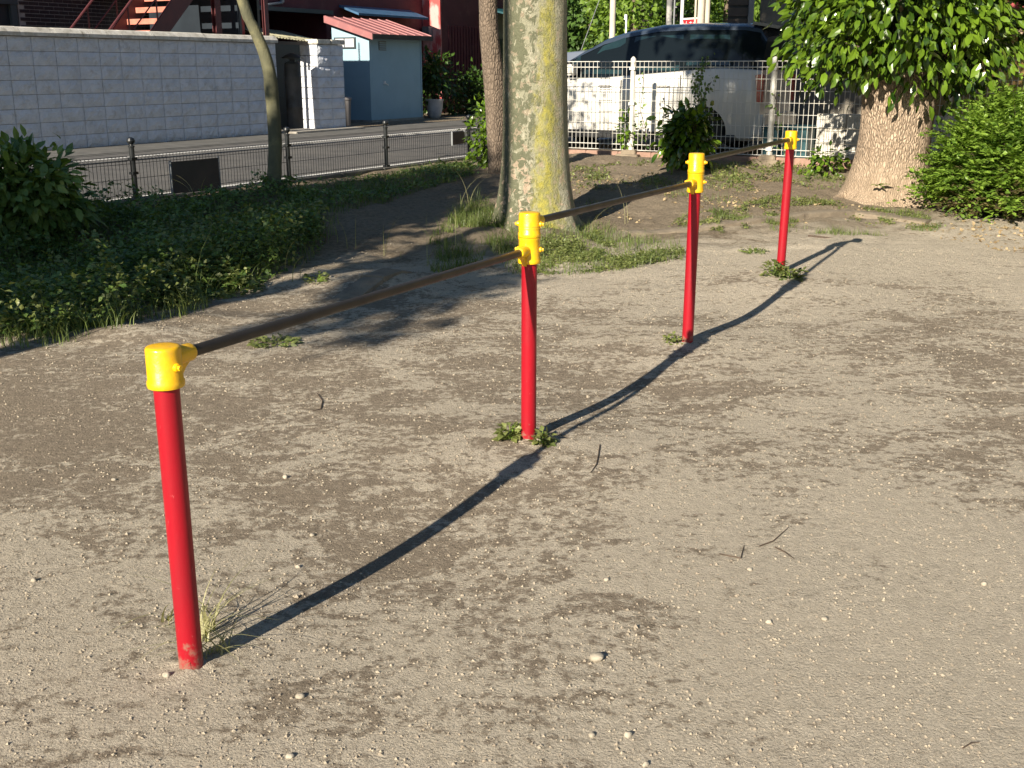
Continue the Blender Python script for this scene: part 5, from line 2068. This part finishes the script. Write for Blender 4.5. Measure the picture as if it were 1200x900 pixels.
weed_stuff("weed_bank", "dark tangled bank of leafy weeds in the shade along the black fence",
           [(-60, 345), (-60, 290), (60, 282), (170, 272), (300, 262), (372, 268), (378, 296), (300, 340), (190, 362), (90, 388), (-60, 400)], 19000, .36, .045, 201, clump=-.22)
weed_stuff("fence_foot_weeds", "low shaded weeds filling the strip at the foot of the black fence",
           [(-60, 296), (-60, 262), (60, 252), (170, 240), (330, 222), (380, 232), (372, 275), (300, 270), (170, 280), (60, 290)], 9000, .20, .045, 222, clump=-.3)
weed_stuff("pale_weed_sprigs", "scattered paler yellow green sprigs standing out of the dark weed bank",
           [(-60, 345), (-60, 300), (60, 292), (170, 282), (300, 266), (378, 272), (384, 300), (300, 346), (190, 366), (90, 392), (-60, 404)], 6500, .42, .042, 221, 'leaf_ground', clump=.05)
grass_stuff("weed_grass", "long thin grass growing through the shaded weed bank",
            [(-60, 385), (-60, 285), (160, 255), (330, 240), (400, 262), (380, 295), (300, 338), (190, 360), (90, 380)], 2300, .15, .52, 202, w=.006, lean=1.1)
grass_stuff("verge_grass", "thin shaded grass strip in front of the black fence near its far posts",
            [(330, 222), (460, 205), (548, 192), (556, 208), (470, 232), (400, 252), (340, 250)], 3800, .04, .16, 203, clump=.0, w=.005)
weed_stuff("verge_weeds", "low dark weeds under the far end of the black fence",
           [(330, 222), (460, 205), (548, 192), (560, 205), (480, 228), (400, 245), (345, 250)], 3500, .10, .04, 204, clump=.0)
grass_stuff("tree_grass", "rank grass in the shade on the left of the big mottled tree",
            [(480, 312), (505, 280), (535, 250), (580, 232), (600, 262), (600, 300), (560, 314), (510, 320)], 2300, .04, .22, 205, clump=.04, w=.006, lean=.9)
weed_stuff("sunlit_groundcover", "sunlit low yellow green groundcover weeds right of the big mottled tree",
           [(585, 290), (640, 275), (700, 270), (735, 285), (800, 292), (800, 303), (730, 316), (650, 322), (610, 320)], 7000, .05, .028, 206, 'leaf_ground', clump=-.05)
grass_stuff("sunlit_grass", "short sunlit grass tufts in front of the big mottled tree",
            [(580, 300), (600, 272), (640, 262), (700, 262), (740, 280), (805, 292), (800, 305), (730, 318), (650, 324), (600, 322)], 3000, .03, .15, 207, clump=.0, w=.005)
grass_stuff("edging_grass", "sparse sunlit grass along the buried concrete edging",
            [(735, 268), (800, 250), (860, 246), (960, 236), (1090, 250), (1120, 268), (980, 276), (880, 268), (800, 278)], 2200, .03, .10, 208, clump=.2, w=.005)
weed_stuff("edging_weeds", "small low weeds scattered between the edging and the stump",
           [(735, 268), (800, 250), (860, 246), (920, 215), (960, 236), (1090, 250), (1120, 268), (980, 262), (880, 268), (800, 278)], 3400, .05, .03, 209, 'leaf_ground', clump=.12)
grass_stuff("back_grass", "patchy grass on the soil in front of the white fence",
            [(668, 205), (740, 192), (860, 192), (960, 195), (1000, 215), (900, 240), (800, 232), (700, 248), (668, 240)], 1900, .03, .14, 210, clump=.22, w=.006)
weed_stuff("back_weeds", "low weeds on the soil at the foot of the white fence",
           [(668, 195), (740, 188), (860, 190), (970, 192), (1000, 215), (900, 225), (800, 215), (700, 225), (668, 222)], 2400, .07, .04, 211, 'leaf_ground', clump=.2)
grass_stuff("front_grass_tufts", "ragged pale grass tufts at the sunny front edge of the weed bank",
            [(0, 412), (10, 385), (120, 372), (220, 352), (260, 345), (240, 365), (140, 388), (60, 408)], 700, .05, .24, 212, clump=.16, w=.006)
weed_stuff("front_weeds", "yellow green weed leaves at the front edge of the weed bank",
           [(150, 362), (170, 330), (240, 318), (262, 345), (220, 360), (175, 366)], 900, .20, .05, 213, 'leaf_ground', clump=-.1)
weed_stuff("fallen_leaves", "pale dry fallen leaves below the feathery bush",
           [(1070, 262), (1110, 252), (1215, 270), (1215, 300), (1150, 290), (1090, 278)], 260, .012, .045, 214, 'litter', cat="leaf litter")
weed_stuff("scattered_leaf_litter", "thin scatter of dry leaves on the soil before the white fence",
           [(668, 255), (668, 200), (900, 195), (1000, 240), (1100, 262), (900, 262), (760, 262)], 1200, .012, .04, 215, 'litter', clump=-.05, cat="leaf litter")

# tall arching seed stems
r = np.random.default_rng(77)
P_ = []
for (px, py) in ((455, 300), (470, 302), (530, 292), (545, 250), (555, 245), (505, 312), (535, 312), (590, 300), (600, 306), (395, 285), (415, 290), (355, 268), (250, 250), (300, 262), (200, 300), (140, 340), (110, 360), (60, 385), (330, 320), (345, 330), (695, 270), (730, 262), (705, 250), (230, 235), (235, 232)):
    q = G(px, py)
    for _ in range(2):
        P_.append((q.x + random.gauss(0, .04), q.y + random.gauss(0, .04), q.z))
P_ = np.array(P_)
V_, F_ = blades(P_, r.uniform(.28, .60, len(P_)), .006, r, 1.25, 7)
tag(fast_mesh("seed_stems", V_, F_, M['straw']), "pale arching grass stems standing above the shaded weeds", "grass", kind='stuff')

# --- tall leafy plant at far left
lp = G(38, 292)
bigw = thing("tall_weed_clump", lp, "tall dark broad leaved weed clump at the left edge before the fence", "weed clump")
o, cc = crown("foliage", bigw, (lp.x - .08, lp.y + .15, lp.z + .36), (.46, .33, .34), 190, 15, .07, .105, M['leaf_weed'], 301, droop=.35, wr=.24, shell=.3, parts=150, frontdir=np.array([.3, -.9, .25]))
o['kind'] = 'stuff'
branches(bigw, (lp.x, lp.y + .1, lp.z), cc, 20, .010, M['barkthin'], 9, "stem")

# --- weeds at the feet of the posts
def rosette(px, py, lab, n, leaf, hh, spread, seed, mt='leaf_ground', name="small_weed"):
    q = G(px, py)
    root = thing(name, q, lab, "weed", None)
    n = int(n * 2.2)
    leaf = leaf * .68
    r = np.random.default_rng(seed)
    an = r.random(n) * 6.283
    rr = spread * np.sqrt(r.random(n))
    P = np.stack([q.x + np.cos(an) * rr, q.y + np.sin(an) * rr, q.z + r.random(n) * hh], 1)
    d = np.stack([np.cos(an), np.sin(an), .5 * r.random(n)], 1) + r.normal(size=(n, 3)) * .3
    V, F = leaf_arrays(P, d, np.tile([0, 0, 1.0], (n, 1)) + r.normal(size=(n, 3)) * .35, leaf * (.6 + .8 * r.random(n)), .36)
    fast_mesh("leaves", V, F, M[mt], root)
    b = MB()
    for k in range(0, n, 4):
        b.tube([(q.x, q.y, q.z - .01), tuple(P[k])], .0018, 4, caps=False)
    b.build("stalks", M['leaf_bush'], root)
    return root


rosette(598, 514, "leafy green weed left of the foot of the second post", 60, .045, .05, .048, 401)
rosette(637, 519, "shaded weed leaves right of the foot of the second post", 32, .042, .04, .038, 402)
rosette(790, 401, "tiny green weed beside the foot of the third post", 34, .035, .035, .055, 403)
rosette(907, 323, "bright leafy weed left of the foot of the farthest post", 46, .055, .10, .07, 404)
rosette(926, 326, "dark shaded weed right of the foot of the farthest post", 46, .055, .06, .09, 405)
rosette(322, 402, "flat weed on the dirt just under the nearest bar", 60, .05, .015, .13, 406)
rosette(372, 330, "small weed on the little mound left of the big tree", 40, .04, .05, .09, 407)
rosette(883, 296, "small green tuft on the dirt left of the farthest post", 60, .03, .03, .12, 408)
q = G(236, 770)
gt = thing("grass_tuft", q, "thin dry looking grass tuft at the foot of the nearest post", "grass tuft")
P_ = []
H_ = []
for (px, py, n_, h_) in ((238, 750, 9, .16), (258, 765, 12, .13), (196, 728, 7, .13), (246, 740, 8, .22), (236, 772, 6, .09), (206, 742, 5, .08)):
    g0 = G(px, py)
    for _ in range(n_):
        P_.append((g0.x + random.gauss(0, .012), g0.y + random.gauss(0, .012), g0.z - .004))
        H_.append(h_ * random.uniform(.5, 1.2))
V_, F_ = blades(np.array(P_), np.array(H_), .0062, np.random.default_rng(12), 1.4, 6)
fast_mesh("blade_cluster", V_, F_, M['straw'], gt)

# low worn rings of soil heaped against each post
for q, spec in enumerate(posts):
    p = spec['p']
    rr = random.Random(q + 40)
    vs, fs = [], []
    nn = 36
    for ring, (r_, h_) in enumerate(((.026, .007), (.038, .006), (.055, .004), (.085, .001), (.13, -.006))):
        for k in range(nn):
            an = 2 * math.pi * k / nn
            wv = 1 + (.22 * math.sin(2 * an + q) + .14 * math.sin(5 * an + q * 2) + rr.uniform(-.08, .08)) * (ring > 0)
            x, y = p.x + math.cos(an) * r_ * wv, p.y + math.sin(an) * r_ * wv
            vs.append((x, y, float(tz(x, y)) + h_ * (1 + .5 * math.sin(3 * an + q)) + rr.uniform(-.0015, .0015)))
    for ring in range(4):
        for k in range(nn):
            k2 = (k + 1) % nn
            fs.append((ring * nn + k, ring * nn + k2, (ring + 1) * nn + k2, (ring + 1) * nn + k))
    tag(MB().add(vs, fs).build("soil_mound", M['soil'], smooth=60), kind='structure')

# ------------------------------------------------------------------ pebbles, grit and twigs
def stone_mesh(seed, sub=2, mt=None):
    bm = bmesh.new()
    bmesh.ops.create_icosphere(bm, subdivisions=sub, radius=1)
    rr = random.Random(seed)
    o1, o2 = rr.uniform(0, 50), rr.uniform(0, 50)
    for v in bm.verts:
        f = 1 + .55 * float(vnoise(v.co.x * 1.2 + o1, v.co.y * 1.2 + o2)) + .3 * float(vnoise(v.co.z * 2 + o2, v.co.x * 2 + o1))
        v.co *= f
        v.co.z *= .68
    me = bpy.data.meshes.new("stone")
    bm.to_mesh(me)
    bm.free()
    me.materials.append(mt or M['rock'])
    me.polygons.foreach_set("use_smooth", [True] * len(me.polygons))
    return me


stm = [stone_mesh(k) for k in range(4)]
pebs = [(700, 773, .019, "largest rounded pale pebble lying in the open right of the nearest post"),
        (736, 862, .010, "small white pebble at the lower middle, right of another pale pebble"),
        (693, 862, .008, "small tan pebble just left of the white pebble at the lower middle"),
        (757, 897, .009, "grey pebble cut by the bottom edge of the picture"),
        (711, 680, .009, "small pale pebble above the largest rounded pebble"),
        (334, 560, .011, "round beige pebble on the dirt right of the nearest post"),
        (366, 628, .010, "small pale pebble below the round beige pebble near the nearest post"),
        (349, 665, .008, "small stone just above the long bar shadow near the nearest post"),
        (352, 817, .010, "pale flake stone right of the nearest post's foot"),
        (195, 793, .011, "dark pebble beside the foot of the nearest post"),
        (878, 668, .009, "white pebble on the bright dirt right of the middle"),
        (901, 730, .009, "pale pebble below the white pebble right of the middle"),
        (966, 726, .010, "two toned flat pebble on the bright dirt at lower right"),
        (1153, 685, .009, "small white pebble near the right edge"),
        (133, 563, .010, "grey stone on the dirt left of the nearest post"),
        (40, 681, .010, "grey stone near the left edge below the dirt's darker patch"),
        (340, 887, .009, "pale pebble at the bottom edge right of the nearest post")]
for k, (px, py, sz, lab) in enumerate(pebs):
    q = G(px, py)
    o = bpy.data.objects.new("pebble", stm[k % 4])
    C.objects.link(o)
    o.location = (q.x, q.y, q.z + sz * .35)
    o.scale = (sz, sz * random.uniform(.75, 1.0), sz * random.uniform(.8, 1.1))
    o.rotation_euler = (0, 0, random.uniform(0, 6))
    tag(o, lab, "pebble", "pebbles lying on the dirt")

OC = np.array([(1, 0, 0), (-1, 0, 0), (0, 1, 0), (0, -1, 0), (0, 0, 1), (0, 0, -1)], float)
OF = np.array([(0, 2, 4), (2, 1, 4), (1, 3, 4), (3, 0, 4), (2, 0, 5), (1, 2, 5), (3, 1, 5), (0, 3, 5)])
r = np.random.default_rng(91)
n = 60000
yy = 1.3 + 8.0 * r.random(n) ** 1.7
xx = (r.random(n) * 2 - 1) * (yy * .50 + .3)
s_, t_ = st_of(xx, yy)
ok = t_ < -8.6
xx, yy = xx[ok], yy[ok]
n = len(xx)
sz = .0012 + .0035 * r.random(n) ** 5
sz *= 1 + .10 * yy
big_ = r.random(n) < .002
sz[big_] *= 2.0
V_ = OC[None] * (sz[:, None, None] * (.7 + .6 * r.random((n, 6, 1)))) * np.array([1, 1, .75])
an = r.random(n) * 6.28
ca_, sa_ = np.cos(an)[:, None], np.sin(an)[:, None]
vx = V_[:, :, 0] * ca_ - V_[:, :, 1] * sa_
vy = V_[:, :, 0] * sa_ + V_[:, :, 1] * ca_
V_ = np.stack([vx + xx[:, None], vy + yy[:, None], V_[:, :, 2] + (tz(xx, yy) + sz * .3)[:, None]], 2).reshape(-1, 3)
F_ = (np.arange(n)[:, None, None] * 6 + OF[None]).reshape(-1, 3)
M['grit'] = leafmat("grit", (0.24, 0.195, 0.145), (0.38, 0.325, 0.245), (0.45, 0.39, 0.30), 0.95, 0.0)
tag(fast_mesh("grit", V_, F_, M['grit']), "fine loose grit scattered over the playground dirt", "grit", kind='stuff')

for (pts_, lab) in (([(703, 522), (701, 535), (699, 545), (692, 555)], "thin curved twig right of the foot of the second post"),
                    ([(890, 641), (906, 635), (924, 619)], "thin bent twig on the bright dirt right of the middle"),
                    ([(908, 642), (920, 648), (931, 656)], "short straight twig just below the bent twig"),
                    ([(1128, 878), (1138, 872), (1147, 871)], "small dark twig near the lower right corner"),
                    ([(947, 277), (965, 279), (990, 281)], "dark fallen stick crossing the tip of the long bar shadow"),
                    ([(372, 462), (378, 470), (376, 480), (366, 482)], "hooked little twig below the nearest bar"),
                    ([(843, 650), (868, 655), (872, 640)], "tiny hooked rootlet left of the bent twig")):
    w_ = [G(*p) for p in pts_]
    b = MB()
    dist = w_[0].y
    b.tube([p + Vector((0, 0, .003)) for p in w_], [.0012 + .0003 * dist + (.009 if dist > 8 else 0)] * (len(w_) - 1) + [.001], 6)
    o = b.build("twig", M['twig'])
    tag(o, lab, "twig")
print("objects", len(bpy.data.objects))
